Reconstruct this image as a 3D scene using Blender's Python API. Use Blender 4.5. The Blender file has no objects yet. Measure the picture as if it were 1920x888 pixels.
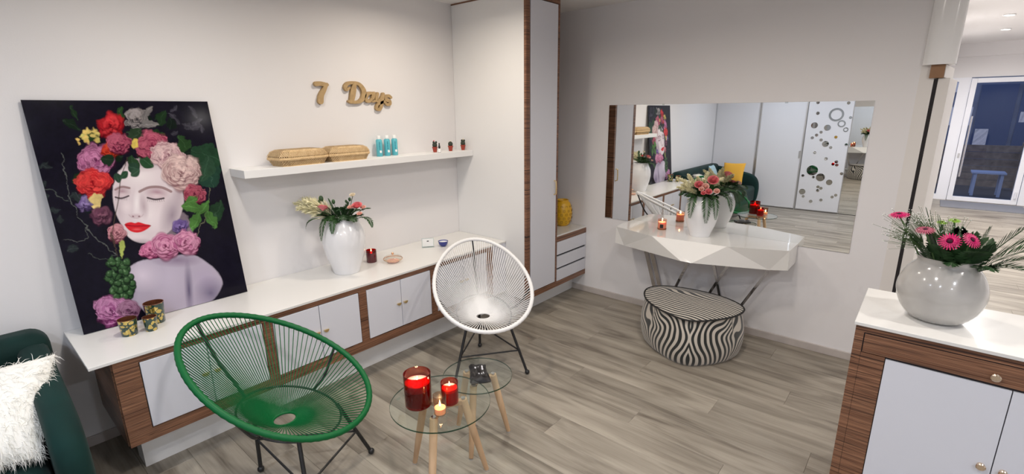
import bpy, bmesh, math, random
import numpy as np
from mathutils import Vector, Matrix
random.seed(7)
PI = math.pi
SC = bpy.context.scene
COL = SC.collection

# ---------------------------------------------------------------- camera
cam_d = bpy.data.cameras.new('camera')
cam = bpy.data.objects.new('camera', cam_d); COL.objects.link(cam)
R0 = Vector((0.76135, 0.64828, -0.008825)).normalized()
R2 = Vector((-0.629485, 0.735881, -0.249456)).normalized()
R1 = R2.cross(R0).normalized(); R0 = R1.cross(R2).normalized()
cam.matrix_world = Matrix(((R0.x, -R1.x, -R2.x, 3.2223), (R0.y, -R1.y, -R2.y, -3.9348), (R0.z, -R1.z, -R2.z, 1.7334), (0, 0, 0, 1)))
cam_d.sensor_width = 36.0; cam_d.lens = 910.8 / 1920 * 36; cam_d.clip_start = 0.03
SC.camera = cam

# ---------------------------------------------------------------- world, view, lamps
w = bpy.data.worlds.new('dusk'); SC.world = w; w.use_nodes = True
w.node_tree.nodes['Background'].inputs[0].default_value = (0.19, 0.23, 0.33, 1)
w.node_tree.nodes['Background'].inputs[1].default_value = 3.2
SC.view_settings.view_transform = 'Standard'; SC.view_settings.look = 'None'
SC.view_settings.gamma = 1; SC.view_settings.use_curve_mapping = False
SC.view_settings.exposure = -0.08
LAMPS = [  # x, y, z of ceiling, watts, colour
    (1.00, -3.10, 2.6, 13, (1, .93, .84)), (0.80, -1.70, 2.6, 12, (1, .88, .74)),
    (2.40, -1.50, 2.6, 12, (1, .91, .82)), (2.60, -3.20, 2.6, 20, (1, .95, .90)),
    (1.30, -4.80, 2.6, 18, (.78, .86, 1)), (3.00, -4.90, 2.6, 22, (.82, .88, 1)),  # cool pair added, unseen, stands in for window daylight
    (4.40, -1.50, 2.6, 18, (1, .95, .90)), (4.60, -3.40, 2.6, 20, (.84, .90, 1)),  # the cool one is added as well, in place of window daylight
    (5.00, -5.00, 2.6, 18, (.82, .88, 1)),
    (3.706, 5.14, 2.86, 42, (1, .97, .95)), (3.786, 6.73, 2.86, 42, (1, .97, .95)),
    (4.6, 1.6, 2.86, 50, (1, .97, .95)), (3.72, 3.4, 2.86, 42, (1, .97, .95)), (5.1, 5.0, 2.86, 42, (1, .97, .95))]

# ---------------------------------------------------------------- materials
def nt(name):
    m = bpy.data.materials.new(name); m.use_nodes = True
    n = m.node_tree.nodes; l = m.node_tree.links
    return m, n, l, n['Principled BSDF']
def setp(b, **k):
    for a, v in k.items():
        a = {'col': 'Base Color', 'rough': 'Roughness', 'metal': 'Metallic', 'spec': 'Specular IOR Level', 'coat': 'Coat Weight',
             'sheen': 'Sheen Weight', 'trans': 'Transmission Weight', 'ior': 'IOR', 'em': 'Emission Strength', 'emc': 'Emission Color', 'sss': 'Subsurface Weight', 'alpha': 'Alpha'}[a]
        if isinstance(v, tuple) and len(v) == 3: v = (*v, 1)
        b.inputs[a].default_value = v
def plain(name, col, rough=.5, bump=0, bscale=80, var=0, **k):
    m, n, l, b = nt(name); setp(b, col=col, rough=rough, **k)
    if bump or var:
        tc = n.new('ShaderNodeTexCoord'); no = n.new('ShaderNodeTexNoise'); no.inputs['Scale'].default_value = bscale
        l.new(tc.outputs['Object'], no.inputs['Vector'])
        if bump:
            bp = n.new('ShaderNodeBump'); bp.inputs['Strength'].default_value = bump; bp.inputs['Distance'].default_value = .01
            l.new(no.outputs['Fac'], bp.inputs['Height']); l.new(bp.outputs[0], b.inputs['Normal'])
        if var:
            r = n.new('ShaderNodeValToRGB')
            r.color_ramp.elements[0].position = .3; r.color_ramp.elements[1].position = .7
            r.color_ramp.elements[0].color = (*[c * (1 - var) for c in col], 1); r.color_ramp.elements[1].color = (*[min(1, c * (1 + var)) for c in col], 1)
            l.new(no.outputs['Fac'], r.inputs[0]); l.new(r.outputs[0], b.inputs['Base Color'])
    return m
def wood(name, stops, scale, rough=.35, dist=1.0):
    m, n, l, b = nt(name); setp(b, rough=rough)
    tc = n.new('ShaderNodeTexCoord'); mp = n.new('ShaderNodeMapping'); mp.inputs['Scale'].default_value = scale
    no = n.new('ShaderNodeTexNoise'); no.inputs['Scale'].default_value = 1; no.inputs['Detail'].default_value = 2.5; no.inputs['Roughness'].default_value = .6; no.inputs['Distortion'].default_value = dist
    r = n.new('ShaderNodeValToRGB'); cr = r.color_ramp
    cr.elements[0].position, cr.elements[0].color = stops[0][0], (*stops[0][1], 1)
    cr.elements[1].position, cr.elements[1].color = stops[-1][0], (*stops[-1][1], 1)
    for p, c in stops[1:-1]:
        e = cr.elements.new(p); e.color = (*c, 1)
    l.new(tc.outputs['Object'], mp.inputs[0]); l.new(mp.outputs[0], no.inputs['Vector']); l.new(no.outputs['Fac'], r.inputs[0]); l.new(r.outputs[0], b.inputs['Base Color'])
    return m
def thin_glass(name, tint, refl=1.0, rough=0.0, ior=1.45):
    m, n, l, b = nt(name); n.remove(b)
    t = n.new('ShaderNodeBsdfTransparent'); t.inputs[0].default_value = (*tint, 1)
    g = n.new('ShaderNodeBsdfGlossy'); g.inputs['Roughness'].default_value = rough; g.inputs[0].default_value = (refl, refl, refl, 1)
    f = n.new('ShaderNodeFresnel'); f.inputs[0].default_value = ior
    gm = n.new('ShaderNodeNewGeometry'); iv = n.new('ShaderNodeMath'); iv.operation = 'SUBTRACT'; iv.inputs[0].default_value = 1; l.new(gm.outputs['Backfacing'], iv.inputs[1]); fm = n.new('ShaderNodeMath'); fm.operation = 'MULTIPLY'; l.new(f.outputs[0], fm.inputs[0]); l.new(iv.outputs[0], fm.inputs[1])
    mx = n.new('ShaderNodeMixShader'); l.new(fm.outputs[0], mx.inputs[0]); l.new(t.outputs[0], mx.inputs[1]); l.new(g.outputs[0], mx.inputs[2])
    l.new(mx.outputs[0], n['Material Output'].inputs[0]); return m
def emit(name, col, s):
    m, n, l, b = nt(name); setp(b, col=(0, 0, 0), emc=col, em=s); return m
def floor_mat():
    m, n, l, b = nt('grey_oak_laminate'); setp(b, rough=.42, spec=.4)
    tc = n.new('ShaderNodeTexCoord'); oi = n.new('ShaderNodeObjectInfo')
    mul = n.new('ShaderNodeMath'); mul.operation = 'MULTIPLY'; mul.inputs[1].default_value = 37.0
    l.new(oi.outputs['Random'], mul.inputs[0])
    cmb = n.new('ShaderNodeCombineXYZ'); l.new(mul.outputs[0], cmb.inputs[0]); l.new(mul.outputs[0], cmb.inputs[2])
    add = n.new('ShaderNodeVectorMath'); l.new(tc.outputs['Object'], add.inputs[0]); l.new(cmb.outputs[0], add.inputs[1])
    m1 = n.new('ShaderNodeMapping'); m1.inputs['Scale'].default_value = (1.3, 9, 1); l.new(add.outputs[0], m1.inputs[0])
    n1 = n.new('ShaderNodeTexNoise'); n1.inputs['Scale'].default_value = 1; n1.inputs['Detail'].default_value = 5; n1.inputs['Distortion'].default_value = .9; l.new(m1.outputs[0], n1.inputs['Vector'])
    m2 = n.new('ShaderNodeMapping'); m2.inputs['Scale'].default_value = (4, 120, 1); l.new(add.outputs[0], m2.inputs[0])
    n2 = n.new('ShaderNodeTexNoise'); n2.inputs['Scale'].default_value = 1; n2.inputs['Detail'].default_value = 3; l.new(m2.outputs[0], n2.inputs['Vector'])
    r = n.new('ShaderNodeValToRGB'); cr = r.color_ramp
    cr.elements[0].position = .28; cr.elements[0].color = (.135, .112, .088, 1); cr.elements[1].position = .70; cr.elements[1].color = (.41, .368, .305, 1)
    e = cr.elements.new(.47); e.color = (.275, .243, .198, 1)
    mixf = n.new('ShaderNodeMath'); mixf.operation = 'MULTIPLY_ADD'; mixf.inputs[1].default_value = .22
    l.new(n2.outputs['Fac'], mixf.inputs[0]); s = n.new('ShaderNodeMath'); s.operation = 'MULTIPLY_ADD'; s.inputs[1].default_value = .95; s.inputs[2].default_value = -.09
    l.new(n1.outputs['Fac'], s.inputs[0]); l.new(s.outputs[0], mixf.inputs[2]); l.new(mixf.outputs[0], r.inputs[0])
    hsv = n.new('ShaderNodeHueSaturation'); v = n.new('ShaderNodeMath'); v.operation = 'MULTIPLY_ADD'; v.inputs[1].default_value = .12; v.inputs[2].default_value = .87
    l.new(oi.outputs['Random'], v.inputs[0]); l.new(v.outputs[0], hsv.inputs['Value']); l.new(r.outputs[0], hsv.inputs['Color']); l.new(hsv.outputs[0], b.inputs['Base Color'])
    bp = n.new('ShaderNodeBump'); bp.inputs['Strength'].default_value = .12; bp.inputs['Distance'].default_value = .003
    l.new(n2.outputs['Fac'], bp.inputs['Height']); l.new(bp.outputs[0], b.inputs['Normal'])
    return m
def zebra_mat():
    m, n, l, b = nt('zebra_fabric'); setp(b, rough=.55, sheen=.3)
    at = n.new('ShaderNodeAttribute'); at.attribute_name = 'pat'; sx = n.new('ShaderNodeSeparateXYZ'); l.new(at.outputs['Vector'], sx.inputs[0])
    no = n.new('ShaderNodeTexNoise'); no.inputs['Scale'].default_value = 3.4; no.inputs['Detail'].default_value = .6; no.inputs['Distortion'].default_value = .25
    cx = n.new('ShaderNodeCombineXYZ'); l.new(sx.outputs['X'], cx.inputs[0]); l.new(sx.outputs['Y'], cx.inputs[1]); l.new(cx.outputs[0], no.inputs['Vector'])
    mz = n.new('ShaderNodeMath'); mz.operation = 'MULTIPLY'; mz.inputs[1].default_value = 50
    l.new(no.outputs['Fac'], mz.inputs[0]); mu = n.new('ShaderNodeMath'); mu.operation = 'MULTIPLY_ADD'; mu.inputs[1].default_value = 1.0
    l.new(sx.outputs['Z'], mu.inputs[0]); l.new(mz.outputs[0], mu.inputs[2])
    si = n.new('ShaderNodeMath'); si.operation = 'SINE'; l.new(mu.outputs[0], si.inputs[0])
    r = n.new('ShaderNodeValToRGB'); cr = r.color_ramp; cr.elements[0].position = .44; cr.elements[1].position = .58
    cr.elements[0].color = (.008, .011, .011, 1); cr.elements[1].color = (.56, .51, .44, 1)
    ma = n.new('ShaderNodeMath'); ma.operation = 'MULTIPLY_ADD'; ma.inputs[1].default_value = .5; ma.inputs[2].default_value = .5
    l.new(si.outputs[0], ma.inputs[0]); l.new(ma.outputs[0], r.inputs[0]); l.new(r.outputs[0], b.inputs['Base Color'])
    return m
def attr_mat(name, rough=.25, **k):
    m, n, l, b = nt(name); setp(b, rough=rough, **k)
    at = n.new('ShaderNodeAttribute'); at.attribute_name = 'Col'; l.new(at.outputs['Color'], b.inputs['Base Color']); return m
def ginkgo_mat():
    m, n, l, b = nt('green_gold_glass'); setp(b, rough=.12, coat=.6)
    tc = n.new('ShaderNodeTexCoord'); vo = n.new('ShaderNodeTexVoronoi'); vo.inputs['Scale'].default_value = 42; no = n.new('ShaderNodeTexNoise'); no.inputs['Scale'].default_value = 38
    ad = n.new('ShaderNodeVectorMath'); ad.operation = 'MULTIPLY_ADD'; ad.inputs[1].default_value = (.03, .03, .03)
    l.new(tc.outputs['Object'], no.inputs['Vector']); l.new(no.outputs['Color'], ad.inputs[0]); l.new(tc.outputs['Object'], ad.inputs[2]); l.new(ad.outputs[0], vo.inputs['Vector'])
    r = n.new('ShaderNodeValToRGB'); cr = r.color_ramp; cr.interpolation = 'LINEAR'
    cr.elements[0].position = .40; cr.elements[0].color = (.62, .47, .13, 1); cr.elements[1].position = .46; cr.elements[1].color = (.012, .045, .03, 1)
    l.new(vo.outputs['Distance'], r.inputs[0]); l.new(r.outputs[0], b.inputs['Base Color'])
    r2 = n.new('ShaderNodeValToRGB'); r2.color_ramp.elements[0].position = .40; r2.color_ramp.elements[0].color = (.8, .8, .8, 1); r2.color_ramp.elements[1].position = .46; r2.color_ramp.elements[1].color = (0, 0, 0, 1)
    l.new(vo.outputs['Distance'], r2.inputs[0]); l.new(r2.outputs[0], b.inputs['Metallic']); return m

zeb = [(.30, (.03, .012, .008)), (.39, (.15, .062, .032)), (.44, (.27, .125, .068)), (.475, (.04, .016, .010)), (.51, (.25, .115, .062)), (.55, (.33, .165, .092)), (.58, (.07, .028, .016)), (.63, (.28, .135, .075)), (.70, (.14, .06, .032))]
M = dict(
    wall=plain('white_wall_paint', (.77, .755, .76), .75, bump=.03, bscale=180), ceil=plain('ceiling_paint', (.80, .78, .77), .85),
    floor=floor_mat(), subfloor=plain('floor_joint', (.06, .05, .04), .9), base=plain('grey_skirting', (.50, .455, .43), .5, var=.08, bscale=9),
    white=plain('white_lacquer', (.70, .71, .77), .3), whitetop=plain('white_worktop', (.75, .74, .715), .25), wmatte=plain('white_board', (.80, .80, .80), .5),
    zebrano=wood('zebrano_veneer', zeb, (.8, .8, 78), .32), zebdark=plain('dark_edge', (.02, .013, .01), .6),
    gloss=plain('white_high_gloss', (.86, .85, .82), .07, coat=.5), gap=plain('shadow_gap', (.015, .012, .014), .8),
    brass=plain('brushed_brass', (.80, .62, .33), .28, metal=1.0), champagne=plain('champagne_metal', (.78, .64, .50), .2, metal=1.0), chrome=plain('satin_chrome', (.55, .54, .56), .16, metal=1.0),
    mirror=plain('mirror_silver', (.90, .91, .90), .003, metal=1.0), mirrordot=plain('mirror_dot_silver', (.62, .64, .64), .02, metal=1.0),
    alu=plain('aluminium', (.62, .63, .65), .35, metal=.9), panel=plain('sliding_panel_white', (.74, .74, .77), .35),
    blackm=plain('black_powder_coat', (.012, .012, .013), .38), greencord=plain('green_pvc_cord', (.0015, .105, .026), .45, spec=.25), whitecord=plain('white_pvc_cord', (.82, .82, .82), .38),
    tglass=thin_glass('clear_table_glass', (.93, .965, .95)), tedge=thin_glass('table_glass_edge', (.10, .22, .18), .8),
    oak=wood('pale_beech', [(.35, (.46, .29, .165)), (.65, (.64, .43, .26))], (9, 9, 1.5), .5), redglass=thin_glass('red_candle_glass', (.62, .012, .02), 1, 0), redpale=thin_glass('pale_red_glass', (.80, .10, .08), 1, 0),
    darkred=plain('dark_red_lower_glass', (.10, .002, .010), .06, coat=.5), clear=thin_glass('clear_glass', (.93, .94, .93)), wax=plain('pink_wax', (.85, .50, .45), .5, sss=.3), waxw=plain('glowing_cream_wax', (.9, .72, .55), .5, sss=.3, emc=(1, .5, .2), em=.35),  # cream wax emits slightly: the candle's glow is put into the material
    flame=emit('candle_flame', (1, .55, .2), 25), frosted=thin_glass('frosted_glass', (.86, .74, .68), .8, .3), peach=thin_glass('peach_glass', (.98, .82, .74), 1, .05),
    copper=plain('copper_base', (.45, .2, .11), .25, metal=.9), label=plain('black_label', (.012, .01, .01), .5), leather=plain('black_shiny_fabric', (.010, .009, .010), .38, bump=.2, bscale=60, spec=.3),
    flake=plain('silver_streak', (.55, .55, .58), .3), vase=plain('white_ceramic', (.82, .82, .84), .2, coat=.3), bowlv=plain('pearl_glass', (.66, .64, .615), .14, trans=.3, coat=.3, alpha=.80, var=.14, bscale=7),
    gingko=ginkgo_mat(), teal=plain('teal_bottle', (.10, .47, .55), .35), tealtext=plain('dark_teal_print', (.02, .20, .28), .5), pot=plain('red_clay_pot', (.33, .045, .025), .5), cactus=plain('cactus_green', (.035, .045, .03), .7, bump=.4, bscale=300),
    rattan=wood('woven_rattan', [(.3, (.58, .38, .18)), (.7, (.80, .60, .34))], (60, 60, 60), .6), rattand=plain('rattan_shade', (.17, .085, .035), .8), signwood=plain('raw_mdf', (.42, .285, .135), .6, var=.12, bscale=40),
    blue=plain('cobalt_ceramic', (.012, .025, .24), .12, coat=.5), yellowc=plain('yellow_ceramic', (.74, .42, .02), .3), greenc=plain('dark_green_ceramic', (.006, .05, .035), .08, coat=.6),
    velvet=plain('green_velvet', (.002, .022, .019), .75, sheen=.06, spec=.2, var=.3, bscale=5), fur=plain('white_fur', (.88, .86, .80), .8), mustard=plain('mustard_cushion_cloth', (.72, .38, .04), .8, bump=.2, bscale=300), pale=plain('pale_blue_cushion_cloth', (.35, .5, .55), .8),
    zebra=zebra_mat(), piping=plain('black_piping', (.012, .012, .012), .6), capwood=plain('oak_cap_block', (.27, .14, .065), .45, var=.12, bscale=12), cream=plain('cream_panel', (.74, .71, .68), .4), colg=plain('glossy_column_paint', (.88, .88, .88), .14),
    fern=plain('fern_green', (.020, .072, .014), .6, var=.4, bscale=30), darkleaf=plain('dark_palm_green', (.030, .078, .026), .5, var=.4, bscale=25), stemg=plain('stem_green', (.07, .13, .04), .6), plume=plain('cream_plume', (.86, .81, .55), .8, var=.15, bscale=50),
    coral=plain('coral_rose_petal', (.78, .21, .23), .55, var=.3, bscale=60), blush=plain('blush_rose_petal', (.86, .50, .42), .55, var=.2, bscale=60), creamr=plain('cream_bud', (.85, .76, .60), .55), magenta=plain('magenta_petal', (.55, .004, .12), .5, var=.25, bscale=80), gcentre=plain('dark_flower_centre', (.05, .005, .02), .9, bump=.5, bscale=400),
    lime=plain('lime_chrysanthemum', (.22, .42, .03), .6), gyps=plain('gypsophila_white', (.80, .80, .76), .7), pinkd=plain('dusty_pink', (.45, .10, .16), .6), upvc=plain('white_door_frame', (.80, .81, .86), .3), dglass=thin_glass('door_glass', (.80, .84, .92), .9), mat=plain('grey_door_mat', (.20, .205, .23), .95, bump=.5, bscale=250),
    outwood=plain('weathered_planter_wood', (.24, .18, .14), .8, var=.3, bscale=8), outseat=plain('blue_lit_bench', (.30, .36, .50), .6), facade=plain('street_facade', (.20, .21, .26), .8, var=.2, bscale=2), street=plain('street_asphalt', (.05, .05, .06), .9), winlit=emit('shop_window_glow', (.75, .75, .9), .55), lamp=emit('downlight_lens', (1, .93, .85), 14), lamprim=plain('downlight_rim', (.75, .75, .75), .35),  # bench colour has the blue dusk light mixed into it
    bluefac=plain('blue_facade_panel', (.06, .085, .16), .6), poster=attr_mat('gloss_print', .12, spec=.14), artback=plain('poster_back', (.01, .01, .012), .3), shellg=thin_glass('ribbed_glass', (.93, .90, .86), 1, .08), goldrim=plain('rose_gold', (.85, .55, .35), .25, metal=1), acryl=thin_glass('acrylic', (.90, .95, .95), 1), card=plain('white_card', (.85, .86, .86), .5), blackp=plain('black_plastic', (.01, .01, .01), .3))

# ---------------------------------------------------------------- mesh helpers
class MB:
    def __init__(s): s.v = []; s.f = []
    def add(s, vs, fs):
        o = len(s.v); s.v += [tuple(v) for v in vs]; s.f += [tuple(i + o for i in f) for f in fs]; return s
    def box(s, x0, x1, y0, y1, z0, z1):
        return s.add([(x0, y0, z0), (x1, y0, z0), (x1, y1, z0), (x0, y1, z0), (x0, y0, z1), (x1, y0, z1), (x1, y1, z1), (x0, y1, z1)],
                     [(0, 3, 2, 1), (4, 5, 6, 7), (0, 1, 5, 4), (1, 2, 6, 5), (2, 3, 7, 6), (3, 0, 4, 7)])
    def tube(s, path, r, n=10, closed=False, caps=True):
        P = [Vector(p) for p in path]; N = len(P); rs = r if isinstance(r, (list, tuple)) else [r] * N
        ref = Vector((0, 0, 1)); vs = []; prev = None
        for i, p in enumerate(P):
            if closed: t = (P[(i + 1) % N] - P[i - 1])
            else: t = P[min(i + 1, N - 1)] - P[max(i - 1, 0)]
            t = t.normalized() if t.length > 1e-9 else Vector((0, 0, 1))
            if prev is None:
                a = t.cross(ref); a = a if a.length > .05 else t.cross(Vector((1, 0, 0)))
            else: a = prev - t * prev.dot(t)
            a.normalize(); prev = a; b = t.cross(a)
            for k in range(n):
                th = 2 * PI * k / n; vs.append(p + (a * math.cos(th) + b * math.sin(th)) * rs[i])
        fs = []
        for i in range(N if closed else N - 1):
            j = (i + 1) % N
            for k in range(n): fs.append((i * n + k, i * n + (k + 1) % n, j * n + (k + 1) % n, j * n + k))
        if caps and not closed: fs.append(tuple(range(n))[::-1]); fs.append(tuple((N - 1) * n + k for k in range(n)))
        return s.add(vs, fs)
    def lathe(s, prof, c=(0, 0, 0), n=32, capb=True, capt=True, sx=1, sy=1):
        vs = []; fs = []
        for r, z in prof:
            for k in range(n):
                th = 2 * PI * k / n; vs.append((c[0] + r * sx * math.cos(th), c[1] + r * sy * math.sin(th), c[2] + z))
        for i in range(len(prof) - 1):
            for k in range(n): fs.append((i * n + k, i * n + (k + 1) % n, (i + 1) * n + (k + 1) % n, (i + 1) * n + k))
        if capb: fs.append(tuple(range(n))[::-1])
        if capt: fs.append(tuple((len(prof) - 1) * n + k for k in range(n)))
        return s.add(vs, fs)
    def cyl(s, c, r, h, n=24, r2=None): return s.lathe([(r, 0), (r if r2 is None else r2, h)], c, n)
    def sph(s, c, r, n=12, m=8, sc=(1, 1, 1)):
        prof = [(max(1e-4, math.sin(PI * i / m)) * r, -math.cos(PI * i / m) * r) for i in range(m + 1)]
        vs = []; fs = []
        for rr, z in prof:
            for k in range(n): th = 2 * PI * k / n; vs.append((c[0] + rr * sc[0] * math.cos(th), c[1] + rr * sc[1] * math.sin(th), c[2] + z * sc[2]))
        for i in range(m):
            for k in range(n): fs.append((i * n + k, i * n + (k + 1) % n, (i + 1) * n + (k + 1) % n, (i + 1) * n + k))
        return s.add(vs, fs)
    def prism(s, poly, z0, z1):
        n = len(poly)
        return s.add([(x, y, z0) for x, y in poly] + [(x, y, z1) for x, y in poly], [tuple(range(n))[::-1], tuple(range(n, 2 * n))] + [(i, (i + 1) % n, (i + 1) % n + n, i + n) for i in range(n)])
    def build(s, name, mat, parent=None, smooth=False, bevel=0, world=True, seg=2, ang=40):
        off = Vector((0, 0, 0))
        if parent is not None and world: off = Vector(parent.get('_o', (0, 0, 0)))
        me = bpy.data.meshes.new(name); me.from_pydata([(v[0] - off.x, v[1] - off.y, v[2] - off.z) for v in s.v], [], s.f)
        me.validate(); bm = bmesh.new(); bm.from_mesh(me); bmesh.ops.recalc_face_normals(bm, faces=bm.faces); bm.to_mesh(me); bm.free()
        me.materials.append(M[mat] if isinstance(mat, str) else mat)
        if smooth: me.shade_smooth(); me.set_sharp_from_angle(angle=math.radians(ang))
        o = bpy.data.objects.new(name, me); COL.objects.link(o)
        if parent is not None: o.parent = parent; o['_o'] = tuple(off)
        if bevel:
            md = o.modifiers.new('bevel', 'BEVEL'); md.width = bevel; md.segments = seg; md.limit_method = 'ANGLE'
        return o
def thing(name, label, cat, loc=(0, 0, 0), rz=0, group=None):
    o = bpy.data.objects.new(name, None); COL.objects.link(o); o.location = loc; o.rotation_euler = (0, 0, rz); o.empty_display_size = .05
    o['_o'] = tuple(loc); return tag(o, label, cat, group)
def tag(o, label, cat, group=None):
    o['label'] = label; o['category'] = cat
    if group: o['group'] = group
    return o
def struct(name, mb, mat, parent=None, **k):
    o = mb.build(name, mat, parent, **k)
    if parent is None: o['kind'] = 'structure'
    return o
def reorigin(o):
    """put a single-mesh thing's origin at the middle of its base"""
    vs = [v.co for v in o.data.vertices]
    c = Vector((sum((min(v[i] for v in vs), max(v[i] for v in vs))) / 2 for i in range(3))); c.z = min(v.z for v in vs)
    o.data.transform(Matrix.Translation(-c)); o.location = c; return o
def copy_tree(o, parent=None):
    c = o.copy(); COL.objects.link(c); c.parent = parent
    for ch in list(o.children): copy_tree(ch, c)
    return c
def box(*a): return MB().box(*a)
def spline(pts, n, closed=False):
    P = [Vector(p) for p in pts]; N = len(P); out = []
    for i in range(N if closed else N - 1):
        g = (lambda k: P[k % N]) if closed else (lambda k: P[max(0, min(N - 1, k))])
        a, b, c, d = g(i - 1), g(i), g(i + 1), g(i + 2)
        for k in range(n):
            t = k / n; out.append(.5 * ((2 * b) + (c - a) * t + (2 * a - 5 * b + 4 * c - d) * t * t + (3 * b - a - 3 * c + d) * t ** 3))
    if not closed: out.append(P[-1])
    return out

# ================================================================ ROOM SHELL
struct('floor', box(-.12, 6.3, -6.0, 8.8, -.1, -.006), 'subfloor')
FL = bpy.data.objects['floor']
cache = {}
def plank_mesh(L, Wd):
    k = (round(L, 3), round(Wd, 3))
    if k not in cache:
        o = MB().add([(0, 0, -.006), (L, 0, -.006), (L, Wd, -.006), (0, Wd, -.006), (0, 0, -.0012), (L, 0, -.0012), (L, Wd, -.0012), (0, Wd, -.0012), (.0012, .0012, 0), (L - .0012, .0012, 0), (L - .0012, Wd - .0012, 0), (.0012, Wd - .0012, 0)],
                     [(0, 1, 5, 4), (1, 2, 6, 5), (2, 3, 7, 6), (3, 0, 4, 7), (4, 5, 9, 8), (5, 6, 10, 9), (6, 7, 11, 10), (7, 4, 8, 11), (8, 9, 10, 11)]).build('plank', 'floor', FL)
        cache[k] = o.data; return o
    o = bpy.data.objects.new('plank', cache[k]); COL.objects.link(o); o.parent = FL; return o
PW, PL = .19, 1.38
row = 0; y = -5.84; far = MB(); cnt = 0
while y < 8.66:
    wd = min(PW, 8.66 - y); x = (0.0 if y < 0 else 3.1) - (row * .53 % PL); xmin = 0.0 if y < .0 else 3.1; 
    if y < 0 and y + wd > 0: xmin = 0.0
    while x < 6.2:
        a, b = max(x, xmin), min(x + PL, 6.2)
        if b - a > .03:
            if y < 2.6 and cnt < 290:
                o = plank_mesh(b - a - .0006, wd - .0006); o.location = (a, y, 0); cnt += 1
            else: far.add([(a, y, 0), (b - .001, y, 0), (b - .001, y + wd - .001, 0), (a, y + wd - .001, 0)], [(0, 1, 2, 3)])
        x += PL
    y += PW; row += 1
far.build('plank_field', 'floor', FL)['kind'] = 'stuff'
struct('wall_left', box(-.12, 0, -5.96, .12, 0, 2.7), 'wall')
struct('wall_back', box(0, 3.10, 0, .12, 0, 2.6), 'wall')
struct('wall_front', box(0, 6.2, -5.98, -5.87, 0, 2.7), 'wall')
struct('wall_right', box(6.2, 6.3, -5.98, 8.8, 0, 3.0), 'wall')
struct('ceiling', box(-.12, 6.3, -5.98, .12, 2.6, 2.7), 'ceil')
struct('ceiling_hall', box(3.0, 6.3, .12, 8.8, 2.86, 2.95), 'ceil')
struct('wall_hall_step', box(3.0, 6.2, .12, .16, 2.6, 2.86), 'wall')
struct('wall_hall_left', box(3.0, 3.10, .12, 8.67, 0, 2.86), 'wall')
struct('trim_2', box(3.1, 6.2, 8.60, 8.67, 2.63, 2.86), 'wall')                       # beam over the entrance wall
struct('baseboard_back', box(.55, 3.10, -.014, 0, 0, .057), 'base', bevel=.003)
struct('baseboard_left', box(0, .014, -5.84, -.92, 0, .057), 'base', bevel=.003)
struct('baseboard_hall', box(3.10, 3.114, .12, 8.67, 0, .057), 'base', bevel=.003)
# column at the end of the back wall with glossy rounded front
m_ = MB(); pts = [(3.10, .12), (3.10, 0)] + [(3.178 - .078 * math.cos(t), -.0 - .05 * math.sin(t)) for t in [PI * i / 14 for i in range(1, 14)]] + [(3.256, 0), (3.256, .12)]
struct('trim_1', m_.prism(pts, 1.979, 2.6), 'colg', smooth=True)
struct('trim_3', box(3.10, 3.169, 0, .12, 0, 1.979), 'cream')
g_ = thing('partition_screen', 'cream partition panel with dark slot and brown wood cap at the end of the wall', 'partition', (3.20, .03, 0))
A55 = math.radians(5.5)
def along(L, off): return (3.176 + L * math.sin(A55) + off * math.cos(A55), L * math.cos(A55) - off * math.sin(A55))
def slab(o0, o1, L0, L1, z0, z1):
    return MB().prism([along(L0, o0), along(L0, o1), along(L1, o1), along(L1, o0)], z0, z1)
slab(-.0065, .011, .002, .42, 0, 1.90).build('dark_slot', 'gap', g_)
slab(.012, .066, .002, .42, 0, 1.903).build('panel', 'cream', g_, bevel=.002)
slab(-.030, .036, -.02, .42, 1.904, 1.979).build('wood_cap', 'capwood', g_, bevel=.002)
slab(.0365, .040, -.015, .42, 1.906, 1.977).build('cap_face', 'cream', g_)

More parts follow.
